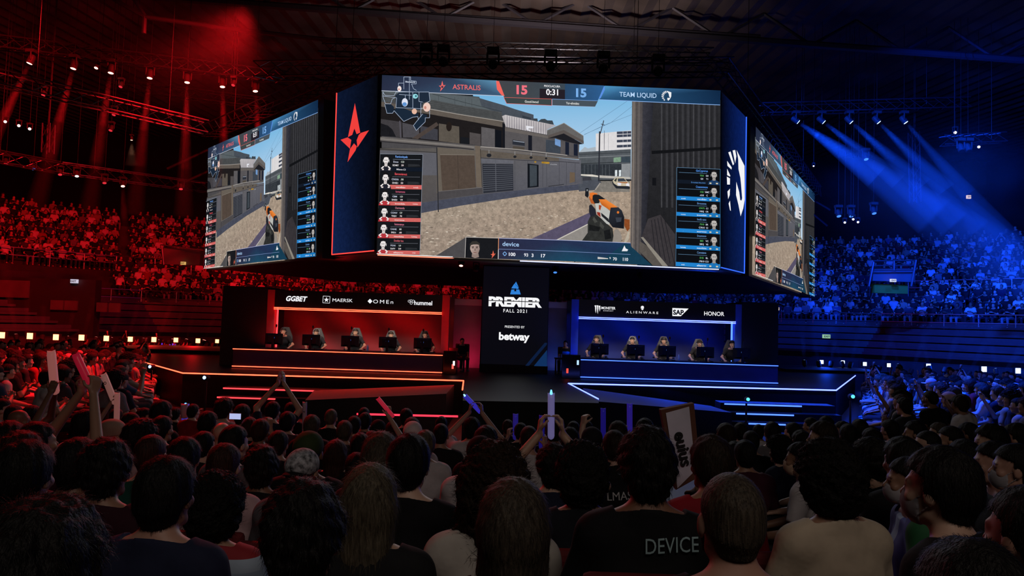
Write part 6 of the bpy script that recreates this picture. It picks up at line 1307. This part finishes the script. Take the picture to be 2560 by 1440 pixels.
for i, (Z, side, r, s, q) in enumerate(side_list):
    sx = -1 if side == 'red' else 1
    yaw = math.atan2(-(0*sx - q.x*.9), (21.5 - q.y)) * 1.0
    yaw = -math.atan2(0 - q.x, 21.5 - q.y) + rr.uniform(-.25, .25)
    sh, sty, hc, pose = rr.choice(SHIRTS), rr.choice(STY), rr.choice(HC), rr.choice(POS)
    if i < budget and rr.random() < .97:
        lab = '%s person in %s shirt, %s seat of %s row in %s-lit flank block' % (HN[hc] if sty != 'cap' else 'capped', SNM[sh], ordinal(s+10), ordinal(r+1), side)
        o = make_person(pose, sty, hc, sh, q, yaw, rr.uniform(.95, 1.04), .016, trousers=rr.choice(['#23242c', '#8d8a90', '#2a3348', '#b0aab0', '#1a1a1e']), shoes=rr.choice(['#8a8a90', '#1a1a1c', '#c5c2c6']), label=lab, group='flank audience on the %s-lit side' % side, hat=rr.choice(['#222228', '#b9a0a8', '#5a2030']), wide=rr.uniform(.98, 1.08), hv=0)
        ALL_PERSONS.append(o)
        if r == 0: make_chair((q.x, q.y, q.z), yaw, 'red chair in the front row of the %s flank, %s place from the camera' % (side, ordinal(s+10)))
    else: FAR.append((q, yaw))
# bench rows of the flank blocks (mostly hidden under the sitters)
for side, sx in (('left', -1), ('right', 1)):
    mb = MB(); O = Vector((sx*7.5, 13.4)); u = Vector((sx*.45, .89)); v = Vector((sx*.89, -.45))
    for r in range(1, 15):
        ss = [k for k in range(-9, 27) if (O+v*(.85*r)+u*(.62*k)).y > 9.7 and abs((O+v*(.85*r)+u*(.62*k)).x) < 24.5]
        for k0, k1 in zip(ss[::4], ss[4::4]+[ss[-1]]):
            if k1 <= k0: continue
            a, b = O+v*(.85*r)+u*(.62*k0-.3), O+v*(.85*r)+u*(.62*k1-.3); w2 = v*.2
            vs = [(p.x+g*w2.x+v.x*.06, p.y+g*w2.y+v.y*.06, side_h(p.y)+z) for z in (.36, .43) for p, g in ((a, -1), (b, -1), (b, 1), (a, 1))]
            mb.add(vs, [(0, 3, 2, 1), (4, 5, 6, 7), (0, 1, 5, 4), (1, 2, 6, 5), (2, 3, 7, 6), (3, 0, 4, 7)])
    struct(mb.build('floor_flank_benches_'+side, mat('bench_dark', '#0e0e10', .6)))
# standing staff silhouettes on the blue side
for px, py, W_, sh, lab, yw in ((2247, 981, 25, '#0a0a0c', 'staff member in black standing at the corner of the blue flank block', .4), (2325, 975, 29, '#09090b', 'broad staff member in black standing before the blue flank block', .5), (2378, 968, 24, '#1b1c26', 'slim staff member in dark top standing behind a broad one', .3)):
    Y = .18*FPX/W_; top = P(px, py, Y); tl = head_top('stand', 'short'); s = (top.z)/tl
    ms, hd, RH, _ = person_meshes('stand', .011); o = make_person('stand', 'buzz', DK, sh, (top.x+math.sin(yw)*hd[1]*s, top.y-math.cos(yw)*hd[1]*s, 0 if s < 1.15 else top.z-tl*1.05), yw, min(s, 1.05), .011, label=lab, wide=1.1 if 'broad' in lab else 1, skin='#6a4a3a', trousers='#0a0a0c', shoes='#0a0a0c'); ALL_PERSONS.append(o)
# ------------------------------------------------ the far crowd: one mass of people in the stands
def far_variants():
    out = []
    for pose, sty in (('rest', 'short'), ('clasp', 'crop'), ('cross', 'short'), ('phone', 'crop'), ('rest', 'long'), ('clap', 'short')):
        parts, hd, RH, zo, arms = build_person(pose, .05)
        V, Q, C = [], [], []; b = 0
        for nm, ci in (('body', 0), ('shirt', 2), ('trousers', 3)):
            v_, q_ = parts[nm][:2]; V.append(v_); Q.append(q_+b); C.append(np.full(len(v_), ci)); b += len(v_)
        v_, q_ = hair_mesh(sty, 0, .042); V.append(v_@RH.T+hd); Q.append(q_+b); C.append(np.full(len(v_), 1))
        out.append((np.concatenate(V), np.concatenate(Q), np.concatenate(C)))
    return out
FV = far_variants()
def mass(name, seats, label, rng):
    V, Q, C = [], [], []; b = 0
    for q, yaw in seats:
        v_, q_, c_ = FV[rng.choices(range(6), (5, 4, 4, 1.2, 2, .5))[0]]; cs, sn = math.cos(yaw), math.sin(yaw); s = rng.uniform(.94, 1.06)
        V.append((v_*s) @ np.array([[cs, sn, 0], [-sn, cs, 0], [0, 0, 1]]) + np.array(q)); Q.append(q_+b); b += len(v_)
        sh = lin(rng.choices(SHIRTS, (5, 4, 4, 6, 5, 5, 3, 3, 3, 1, 1, 6, 4, 2))[0]); pal = np.array([lin(rng.choice(SKINS)), lin(rng.choice(HC)), sh, lin(rng.choice(['#23242c', '#1a1a1e', '#2a3348', '#77747a']))]); C.append(pal[c_])
    me = np_mesh(name, np.concatenate(V), np.concatenate(Q), mat('far_crowd', rough=.8, attr=True, spec=.25), np.concatenate(C))
    stuff(link(name, me), label, 'crowd')
rng = random.Random(5)
for side, sx in (('red', -1), ('blue', 1)):
    seats = [(q, y) for q, y in FAR if q.x*sx > 0]
    # stand rows
    for ri, (r, z, kind) in enumerate(ROWS):
        if kind == 'empty': continue
        L = bowl_line(r-.02); n_ = len(L)
        for a, b in zip(L, L[1:]):
            m = (a+b)/2
            if m.x*sx < -.5 or (abs(m.x) < .5 and sx < 0): continue
            cnt = int((b-a).length/.56); d = (b-a).normalized()
            for k in range(cnt):
                p = a.lerp(b, (k+.5+rng.uniform(-.15, .15))/cnt)
                X, Y, Z = project(Vector((p.x, p.y, z+1)))
                if not (-60 < X < 2620): continue
                if rng.random() < .07: continue
                if kind == 'low' and side == 'red' and X < 285: continue        # concourse wall there
                if side == 'red' and 296 < X < 326 and kind == 'up': continue     # stair aisle
                if side == 'blue' and 2168 < X < 2292 and (kind == 'low' and ri >= 8 or kind == 'up' and ri < 11): continue   # vomitory
                if side == 'red' and 402 < X < 512 and kind == 'up' and ri < 12: continue
                seats.append((Vector((p.x, p.y, z)), math.atan2(p.x-0, 22-p.y)*1.0 + math.pi*0 if False else -math.atan2(-p.x, 22-p.y)+rng.uniform(-.2, .2)))
    if side == 'red':      # people behind the rear stage corner
        for k in range(70): seats.append((Vector((rng.uniform(-20, -13.4), rng.uniform(31.6, 34), -.2)), -.6))
    mass('crowd', seats, 'distant seated spectators filling the %s-lit stands and rear floor' % side, rng)
    print('crowd', side, len(seats))
# vomitory and concourse blocks in the stands
def solid_px(name, m, px0, px1, py0, py1, Y, dep, parent=None):
    a, b = P(px0, py1, Y), P(px1, py0, Y); return MB().box((a.x, Y, a.z), (b.x, Y+dep, b.z)).build(name, m, parent)
M_CONC = mat('concourse_paint', '#55525a', .7, noise=.2, nscale=1)
def sign(px, py, w_, h_, Y, col, label, txt):
    e = empty('exit_sign', label, 'exit sign'); a, b = P(px-w_/2, py+h_/2, Y), P(px+w_/2, py-h_/2, Y)
    MB().box((a.x, Y, a.z), (b.x, Y+.1, b.z)).build('sign_box', glow('sign_'+col[1:], lin(col), 1.0), e)
    text_part('lettering', txt, mat('sign_dark', '#1a2420', .6), e, ((a.x+b.x)/2, Y-.02, (a.z+b.z)/2), (1, 0, 0), (0, 0, 1), (b.z-a.z)*.5, (b.x-a.x)*.8, bold=.03)
e = empty('stand_entrance', 'boxed stair entrance with railings in the red-lit stand', 'entrance')
for p in ((404, 512, 622, 660, 36.2, .3),): solid_px('parapet', M_CONC, *p, e)
for a, b in (((404, 616), (409, 662)), ((512, 616), (509, 664))): MB().tube(P(*a, 36), P(*b, 36), .05).build('rail_post', M_ALU, e)
MB().tube(P(402, 612, 36), P(514, 626, 36), .035).build('rail', M_ALU, e)
sign(457, 658, 12, 7, 36.0, '#d8a860', 'small amber exit sign under the red stand entrance', 'EXIT')
sign(184.5, 703, 18, 9, 33.8, '#c9c4d8', 'pale exit sign on the red concourse wall', 'EXIT')
e = empty('stand_entrance', 'boxed stair entrance with railings in the blue-lit stand', 'entrance')
solid_px('parapet', M_CONC, 2182, 2288, 672, 702, 34.5, .3, e); solid_px('opening', mat('opening_green', '#5a7a20', .8), 2186, 2270, 712, 732, 34.8, .3, e)
for a, b in (((2184, 656), (2172, 716)), ((2290, 650), (2278, 716)), ((2235, 652), (2235, 676))): MB().tube(P(*a, 34.3), P(*b, 34.3), .05).build('rail_post', M_ALU, e)
for y in (652, 664, 676): MB().tube(P(2184, y, 34.3), P(2290, y-1, 34.3), .035).build('rail', M_ALU, e)
sign(2234, 701, 14, 7, 34.2, '#cfd8f4', 'white exit sign under the blue stand entrance', 'EXIT')
sign(2067, 841, 18, 9, 33.0, '#8fc0a0', 'greenish exit sign above the empty blue-lit seats', 'EXIT')
sign(1944, 772, 9, 7, 33.0, '#d9c4c0', 'tiny pale sign at the edge of the blue booth', 'EXIT')
sign(2423, 492, 10, 8, 40.0, '#e8cdb4', 'small lit sign high at the top of the blue stand', 'EXIT')
# concourse wall with lit windows on the red side
struct(solid_px('wall_concourse', mat('concourse_dark', '#131215', .7), -80, 240, 700, 835, 34.0, .5))
for px0, px1, py0, py1 in ((125, 158, 751, 774), (160, 193, 752, 775), (240, 268, 757, 779), (271, 300, 758, 780), (-20, 72, 702, 742)):
    struct(solid_px('window_%d' % (px0 % 7), mat('concourse_window', '#4a4448', .5, noise=.3, nscale=1), px0, px1, py0, py1, 33.85, .1))

# ================================================================ RIG: trusses, lamps, beams
M_TR = mat('truss_alu', '#4c4c52', .35, metal=.9)
def truss(label, a, b, w_=.45, step=.55, name='lighting_truss', rr_=.028):
    a, b = Vector(a), Vector(b); d = (b-a).normalized(); s = d.cross(Vector((0, 0, 1))).normalized()*w_/2; t = s.cross(d).normalized()*w_/2
    e = empty(name, label, 'truss'); L = (b-a).length; n = max(2, int(L/step)); ch = [s+t, s-t, -s-t, -s+t]
    for c in ch: MB().tube(a+c, b+c, rr_, 5).build('chord', M_TR, e)
    mb = MB()
    for k in range(n):
        p, q = a+d*(L*k/n), a+d*(L*(k+1)/n)
        for i in range(4): mb.tube(p+ch[i], q+ch[(i+1) % 4], rr_*.55, 4)
    mb.build('lacing', M_TR, e)
    for f in (.2, .8):
        p = a+d*(L*f); MB().tube(p, (p.x, p.y, 13.4+.0769*(p.y+12)), .01, 5).build('hoist_chain', M_BLACK, e)
    return e
truss('lattice truss over the red side carrying the row of red beam lamps', P(-60, 128, 25.6)+Vector((0, 0, .45)), P(720, 222, 28.6)+Vector((0, 0, .45)))
truss('red rim-lit lattice truss slanting down toward the red screen', P(-40, 186, 21), P(515, 318, 26))
truss('thin upper lattice truss behind the red beam lamps', P(255, 208, 33), P(660, 258, 33))
truss('low lattice truss above the red stand with hanging wash lamps', P(-40, 385, 27), P(150, 420, 28.5))
truss('low lattice truss running on toward the red screen', P(150, 420, 28.5), P(520, 470, 34))
truss('long lattice truss across the top of the main screen', P(640, 178, 22.5), P(1830, 168, 22.5), .5)
truss('second lattice truss behind the one above the main screen', P(800, 118, 25.5), P(1780, 142, 25.5), .5)
truss('lattice truss falling along the blue side screens', P(1800, 165, 21), P(2040, 480, 34), .5)
truss('lattice truss rising over the red side screens', P(945, 150, 21), P(520, 330, 29), .5)
truss('lattice truss over the blue side carrying the blue beam lamps', P(1900, 300, 30.8)+Vector((0, 0, .5)), P(2420, 285, 30.8)+Vector((0, 0, .5)))
truss('small lattice truss with spot lamps at the blue edge', P(2355, 352, 30), P(2510, 344, 30), .4)
truss('upright lattice tower in the blue haze', P(2284, 330, 33), P(2288, 505, 33), .35)
truss('upright lattice tower before the red stand', P(122, 310, 27), P(119, 383, 27), .3)
# roof steel
M_ST = mat('roof_steel', '#4a4650', .5, metal=.4)
rs = empty('roof_girder', 'long roof girder with slanting struts above the screens', 'girder')
for (a, b, r) in (((380, -8), (2560, 150), .16), ((560, 2), (1900, 92), .1)):
    A, B = P(*a, 30), P(*b, 30); MB().tube(A, B, r, 6).build('chord', M_ST, rs)
for x in range(420, 2500, 230):
    y = -8 + (x-380)*.0725
    MB().tube(P(x, y, 30), P(x+110, y-60, 30), .07, 5).build('strut', M_ST, rs); MB().tube(P(x+110, y-60, 30), P(x+225, y+16, 30), .07, 5).build('strut', M_ST, rs)
rs = empty('roof_girder', 'slanting roof girder high over the red side', 'girder')
for a, b in (((270, -10), (362, 42)), ((330, -10), (362, 40)), ((362, 42), (620, 78)), ((362, 42), (360, 84)), ((620, 78), (900, 108))): MB().tube(P(*a, 27), P(*b, 27), .09, 6).build('chord', M_ST, rs)
def mover(px, py, Y, label, tgt=None, lit=None, em=6, group='moving head lamps', size=.2, cable=True):
    """A moving-head lamp: base, yoke, barrel, lens; hung under its truss."""
    c = P(px, py, Y); e = empty('moving_head_lamp', label, 'stage lamp', c, group)
    d = ((Vector(tgt)-c) if tgt is not None else Vector((0, -.5, -1))).normalized()
    MB().box((-size*.8, -size*.6, size*1.5), (size*.8, size*.6, size*2.1)).build('lamp_base', M_BLACK, e)
    s = d.cross(Vector((0, 0, 1))); s = Vector((1, 0, 0)) if s.length < .05 else s.normalized()
    if cable: MB().tube((0, 0, size*2.05), (0, 0, 13.4+.0769*(c.y+12)-c.z), .008, 4).build('suspension_cable', M_BLACK, e)
    for k in (-1, 1): MB().tube(s*(k*size*.75), s*(k*size*.75)+Vector((0, 0, size*1.5)), size*.14, 6).build('yoke_arm', M_BLACK, e)
    MB().lathe(-d*size*1.1, [(size*.45, 0), (size*.6, size*.4), (size*.62, size*1.7), (size*.5, size*1.75)], 14, d).build('barrel', M_BLACK, e)
    MB().lathe(d*size*.66, [(size*.5, 0), (size*.45, size*.03)], 16, d).build('lens', glow('lens_%s' % (lit or 'off'), {'red': (1, .3, .22), 'blue': (.35, .6, 1), 'white': (1, .95, .9), 'off': (.02, .02, .03), 'redd': (.5, .02, .03), 'blued': (.05, .2, .7), 'amber': (1, .7, .4)}[lit or 'off'], em if lit else 0), e)
    return c, d
HZ = {}
def haze(a, d, L, r0, r1, dens, nm, side):
    m = bpy.data.materials.get('haze_%s_%g' % (nm, dens))
    if m is None:
        m = bpy.data.materials.new('haze_%s_%g' % (nm, dens)); nt, N, L_ = nodes_of(m); N.clear(); o = N.new('ShaderNodeOutputMaterial'); vs = N.new('ShaderNodeVolumeScatter'); vs.inputs['Density'].default_value = dens; vs.inputs['Color'].default_value = (1, 1, 1, 1); vs.inputs['Anisotropy'].default_value = .0; L_.new(vs.outputs[0], o.inputs['Volume'])
    mb = MB(); mb.lathe(a, [(r0, 0), (r1, L)], 14, d); o = mb.build('haze', m); stuff(o, 'thin stage haze caught in a %s lamp beam' % side, 'haze'); return o
def beam(c, d, col, W_, deg, L, dens, side, r0=.07):
    tgt = c + d*10; spot('beam_'+side, c+d*.02, tgt, W_, col, deg, .35, .08)
    tn = math.tan(math.radians(deg/2))*1.1; cuts = [(0, .42, 1), (.42, .72, .5), (.72, 1.12, .2)] if L > 3.5 else [(0, .6, 1), (.6, 1.1, .4)]
    for f0, f1, g in cuts: haze(c+d*(.12+L*f0+.002), d, L*(f1-f0)-.004, r0+L*f0*tn, r0+L*f1*tn, round(dens*g, 4), side, side)
dirs = [(-.26, -.05), (-.09, -.02), (0, 0), (.03, 0), (.1, .0), (.14, .02), (.17, .03)]
for k, (x, y) in enumerate(((77, 151), (185, 164), (278, 175), (375, 188), (468, 199), (556, 210), (638, 221))):
    Y = 25.8 + k*.45; a = P(x, y, Y); t = a + Vector((dirs[k][0]*10, -1.5, -10)); c, d = mover(x, y, Y, 'red beam lamp, %s from the left in the high red row' % ORD[k+1], t, 'red', 9)
    beam(c+d*.15, d, RED, 10000, 5.8, 5.0, .06, 'red')
for k, x in enumerate((1990, 2054, 2123, 2192, 2260)):
    Y = 30.5; a = P(x, 301, Y); b = P(x+330-k*22, 301+230+k*12, Y-1.5); c, d = mover(x, 301, Y, 'blue beam lamp, %s from the left in the high blue row' % ORD[k+1], b, 'blue', 9)
    beam(c+d*.15, d, BLUE, (15000, 7000, 7500, 6000, 3600)[k], (13, 9, 9, 9, 7)[k], 9.5, .085, 'blue')
for k, (x, y, l) in enumerate(((303, 213, 'redd'), (110, 234, 'redd'), (242, 166, 'red'), (584, 209, 'redd'), (278, 322, 'redd'), (286, 283, 'redd'))): mover(x, y, 27, 'dim red wash lamp, %s of those under the red trusses' % ORD[k+1], None, l, 1.5, size=.14)
for k, (x, y, l) in enumerate(((15, 405, 'redd'), (83, 418, 'blued'), (150, 432, 'redd'), (192, 436, 'white'), (261, 453, 'redd'), (307, 461, 'red'), (452, 468, 'redd'))):
    c, d = mover(x, y, 28.5, 'hanging wash lamp, %s from the left on the low red truss' % ORD[k+1], P(x+8, y+200, 27), l, 1.6 if l != 'red' else 4, size=.15)
    if l == 'red': beam(c+d*.1, d, RED, 1300, 6, 2.6, .05, 'red')
for k, (x, y) in enumerate(((13, 304), (47, 314), (74, 322))): mover(x, y, 27, 'bright white flood lamp, %s of three at the red edge' % ORD[k+1], P(x+40, y+200, 10), 'white', 12, 'white floods', .11)
c, d = mover(329, 347, 29, 'small amber lamp glowing over the red stand', P(330, 420, 29), 'amber', 8, size=.09); beam(c+d*.05, d, (1, .55, .3), 160, 26, .9, .05, 'amber', .03)
for k, (x, y, s) in enumerate(((2112, 556, .1), (2133, 548, .1), (2145, 555, .1), (2388, 331, .13), (2447, 367, .12), (2034, 415, .07))): mover(x, y, 31, 'small white lamp, %s of those on the blue side' % ORD[k+1], P(x+25, y+120, 18), 'white', 7, 'white lamps', s)
for k, (x, y) in enumerate(((2096, 535), (2127, 535), (2184, 528), (2164, 393))): mover(x, y, 32, 'round blue-lit wash lamp, %s from the left over the blue stand' % ORD[k+1], None, 'blued', 1.3, size=.2)
for k, (x, y) in enumerate(((1065, 152), (1108, 154), (1232, 160), (1376, 166), (1508, 170), (1645, 178))): mover(x, y, 21.2, 'unlit moving lamp, %s from the left above the main screen' % ORD[k+1], P(x+20, y+200, 12), 'off', 0, size=.24)
for k, (x, y) in enumerate(((2402, 372), (2420, 372))): mover(x, y, 29.5, 'unlit moving lamp, %s on the small blue edge truss' % ORD[k+1], None, 'off', 0, size=.22)
for k, (x, y, l) in enumerate(((1153, 659, 'red'), (1190, 672, 'off'), (1388, 676, 'blued'), (1600, 690, 'off'))): mover(x, y, 21.4+.3*k, 'small lamp hung under the screen cluster, %s from the left' % ORD[k+1], None, l, 2.5, size=.12, cable=False)
# dark side brackets of the screens
for nm, a, b, Y in (('red', (418, 422), (520, 375), 30), ('red', (430, 470), (522, 428), 30), ('blue', (2032, 500), (2075, 525), 34), ('blue', (2032, 535), (2068, 565), 34)):
    tag(MB().tube(P(*a, Y), P(*b, Y), .06, 6).build('screen_brace', M_TR), 'slanting tube brace beside the %s side screen, %s one' % (nm, 'upper' if a[1] in (422, 500) else 'lower'), 'brace')
# floor lamps along the back of the floor: square panels and beam heads
def panel_lamp(px, py, sz, Y, col, label, em):
    c = P(px, py, Y); e = empty('square_panel_lamp', label, 'lamp', c); r = sz/2*Y/FPX
    MB().box((-r*1.15, 0, -r*1.15), (r*1.15, .15, r*1.15)).build('lamp_housing', M_BLACK, e)
    MB().add([(-r, -.01, -r), (r, -.01, -r), (r, -.01, r), (-r, -.01, r)], [(0, 1, 2, 3)]).build('lamp_face', glow('panel_'+col, (1, .35, .12) if col == 'red' else (.55, .75, 1), em), e)
    MB().tube((0, .07, -r*1.15), (0, .07, .02-c.z), .03, 6).build('stand_pole', M_BLACK, e)
    return c
for k, (x, y, s) in enumerate(((5, 838, 15), (75, 840, 15), (140, 843, 14), (204, 844, 14), (266, 846, 13), (326, 848, 12), (385, 849, 12), (440, 850, 11), (495, 852, 11), (543, 853, 9))):
    c = panel_lamp(x, y, s, 28.6 + .35*k, 'red', 'glowing square panel lamp, %s from the left behind the red floor block' % ORD[k+1], 5)
    if k % 2 == 0: light('panel_light', 'POINT', c+Vector((0, -.5, .1)), 70, RED, None, shadow_soft_size=.2)
for k, (x, y, s) in enumerate(((2054, 905, 9), (2107, 906, 9), (2162, 910, 9), (2222, 913, 9), (2321, 915, 11), (2460, 923, 13), (2545, 927, 13))):
    c = panel_lamp(x, y, s, 30.5, 'blue', 'glowing square panel lamp, %s from the left behind the blue floor block' % ORD[k+1], 5)
    if k % 2 == 0: light('panel_light', 'POINT', c+Vector((0, -.5, .1)), 60, BLUE, None, shadow_soft_size=.2)
k = 0
for x, y, tx_, ty in ((40, 838, 16, 700), (68, 832, 68, 750), (106, 840, 108, 785), (170, 843, 185, 770), (209, 842, 228, 770), (240, 845, 258, 780), (278, 846, 300, 775), (320, 846, 345, 765), (358, 848, 372, 780), (393, 850, 432, 750), (432, 850, 458, 770), (466, 850, 485, 780), (510, 852, 545, 770)):
    c = P(x, y, 29.3+.3*k); t = P(tx_, ty, 29.3+.3*k+.6); e = empty('floor_beam_lamp', 'small upward beam lamp, %s from the left behind the red floor block' % ORD[k+1], 'stage lamp', c, 'floor beam lamps'); d = (t-c).normalized()
    MB().lathe(-d*.22, [(.08, 0), (.1, .1), (.1, .24)], 12, d).build('lamp_body', M_BLACK, e); MB().lathe(d*.02, [(.09, 0), (.08, .01)], 12, d).build('lens', glow('lens_red', (1, .3, .22), 9), e); MB().tube(-d*.2, (-d.x*.2, 0, -c.z+.02), .04, 6).build('stand_pole', M_BLACK, e)
    beam(c+d*.03, d, RED, 3*(420, 200, 330, 120, 160, 110, 130, 260, 100, 420, 170, 130, 150)[k], 6, (t-c).length*1.15, .05, 'red', .06); k += 1
k = 0
for x, y, tx_, ty in ((2011, 903, 2006, 830), (2046, 905, 2035, 845), (2078, 906, 2086, 848), (2104, 906, 2083, 842), (2127, 908, 2146, 838), (2199, 918, 2229, 846), (2246, 912, 2228, 850), (2279, 925, 2312, 846), (2322, 917, 2309, 860), (2364, 921, 2396, 835), (2424, 930, 2474, 838), (2490, 924, 2476, 850), (2507, 938, 2565, 850)):
    c = P(x, y, 30.0); t = P(tx_, ty, 30.6); e = empty('floor_beam_lamp', 'small upward beam lamp, %s from the left behind the blue floor block' % ORD[k+1], 'stage lamp', c, 'floor beam lamps'); d = (t-c).normalized()
    MB().lathe(-d*.22, [(.08, 0), (.1, .1), (.1, .24)], 12, d).build('lamp_body', M_BLACK, e); MB().lathe(d*.02, [(.09, 0), (.08, .01)], 12, d).build('lens', glow('lens_blue', (.35, .6, 1), 9), e); MB().tube(-d*.2, (-d.x*.2, 0, -c.z+.02), .04, 6).build('stand_pole', M_BLACK, e)
    beam(c+d*.03, d, BLUE, 2.5*(420, 120, 170, 120, 260, 200, 150, 220, 150, 260, 260, 150, 200)[k], 7, (t-c).length*1.2, .05, 'blue', .06); k += 1
for k, (x, y0, y1, c) in enumerate(((404, 876, 858, '#5a30e0'), (424, 877, 861, '#4a28c8'), (431, 877, 859, '#6a48f0'), (437, 878, 860, '#3a20b0'), (356, 870, 862, '#4030d0'))):
    pstick(x, y0, x+1, y1, 31.3, 3, c, 'tiny violet glowing stick, %s of those behind the rear platform' % ORD[k+1], .8, None)
# lamp stands at the stage front
def lamp_stand(px, py, yb, Y, label, lit):
    a, b = P(px, py, Y), P(px, yb, Y); e = empty('lamp_stand', label, 'lamp stand', (a.x, a.y, 0))
    MB().tube((0, 0, .05), (0, 0, a.z-.1), .022, 6).build('pole', M_METAL, e)
    for q in range(3): MB().tube((0, 0, .3), (.32*math.cos(q*2.1+.4), .32*math.sin(q*2.1+.4), 0), .016, 5).build('leg', M_METAL, e)
    MB().lathe((0, -.1, a.z), [(.04, 0), (.06, .03), (.06, .14), (.03, .17)], 14, (.15, 1, -.1)).build('lamp_head', M_BLACK, e)
    MB().lathe((0, -.11, a.z), [(.04, 0), (.038, .01)], 14, (.15, 1, -.1)).build('lens', glow('lens_stand_'+lit, (.3, .5, 1) if lit == 'blue' else (.05, .3, .35), 3), e)
lamp_stand(516, 943, 1030, 15.5, 'slim lamp stand with a small violet lamp before the red steps', 'blue')
lamp_stand(1866, 997, 1050, 15.5, 'slim lamp stand with a teal pilot light before the blue steps', 'blued')
lamp_stand(2126, 990, 1060, 14.5, 'lamp stand with silver lamp head at the blue stage corner', 'blued')
lamp_stand(380, 916, 960, 17.5, 'short lamp stand with blue light below the red stage edge', 'blue')
# haze banks lit by the wash spots and an added one
def bank(c, r, dens, side, seed):
    m = bpy.data.materials.new('haze_bank_'+side); nt, N, L_ = nodes_of(m); N.clear(); o = N.new('ShaderNodeOutputMaterial'); vs = N.new('ShaderNodeVolumeScatter'); tc = N.new('ShaderNodeTexCoord'); nz = N.new('ShaderNodeTexNoise'); nz.inputs['Scale'].default_value = 1.6; nz.inputs['Detail'].default_value = 3
    gr = N.new('ShaderNodeTexGradient'); gr.gradient_type = 'QUADRATIC_SPHERE'; mr = N.new('ShaderNodeMapRange'); mr.inputs['From Min'].default_value = .38; mr.inputs['From Max'].default_value = .75; mu = N.new('ShaderNodeMath'); mu.operation = 'MULTIPLY'; m2 = N.new('ShaderNodeMath'); m2.operation = 'MULTIPLY'; m2.inputs[1].default_value = dens
    L_.new(tc.outputs['Object'], nz.inputs['Vector']); L_.new(tc.outputs['Object'], gr.inputs['Vector']); L_.new(nz.outputs['Fac'], mr.inputs['Value']); L_.new(mr.outputs['Result'], mu.inputs[0]); L_.new(gr.outputs['Fac'], mu.inputs[1]); L_.new(mu.outputs[0], m2.inputs[0]); L_.new(m2.outputs[0], vs.inputs['Density']); L_.new(vs.outputs[0], o.inputs['Volume'])
    mb = MB(); mb.lathe((0, 0, -1), [(math.sin(math.pi*i/10)*1.0+1e-3, 1-math.cos(math.pi*i/10)) for i in range(11)], 20); ob = mb.build('haze', m); ob.location = c; ob.scale = r; stuff(ob, 'drifting %s-lit haze bank' % side, 'haze')
bank(P(560, 120, 24), (8, 3.5, 3.4), .018, 'red', 1)
bank(P(2330, 470, 29), (6.5, 3.0, 4.2), .045, 'blue', 2)
spot('haze_lamp_red', P(420, 330, 25), P(590, 90, 24.5), 170, RED, 100, 1, .3)  # unseen spot added to brighten the red haze bank
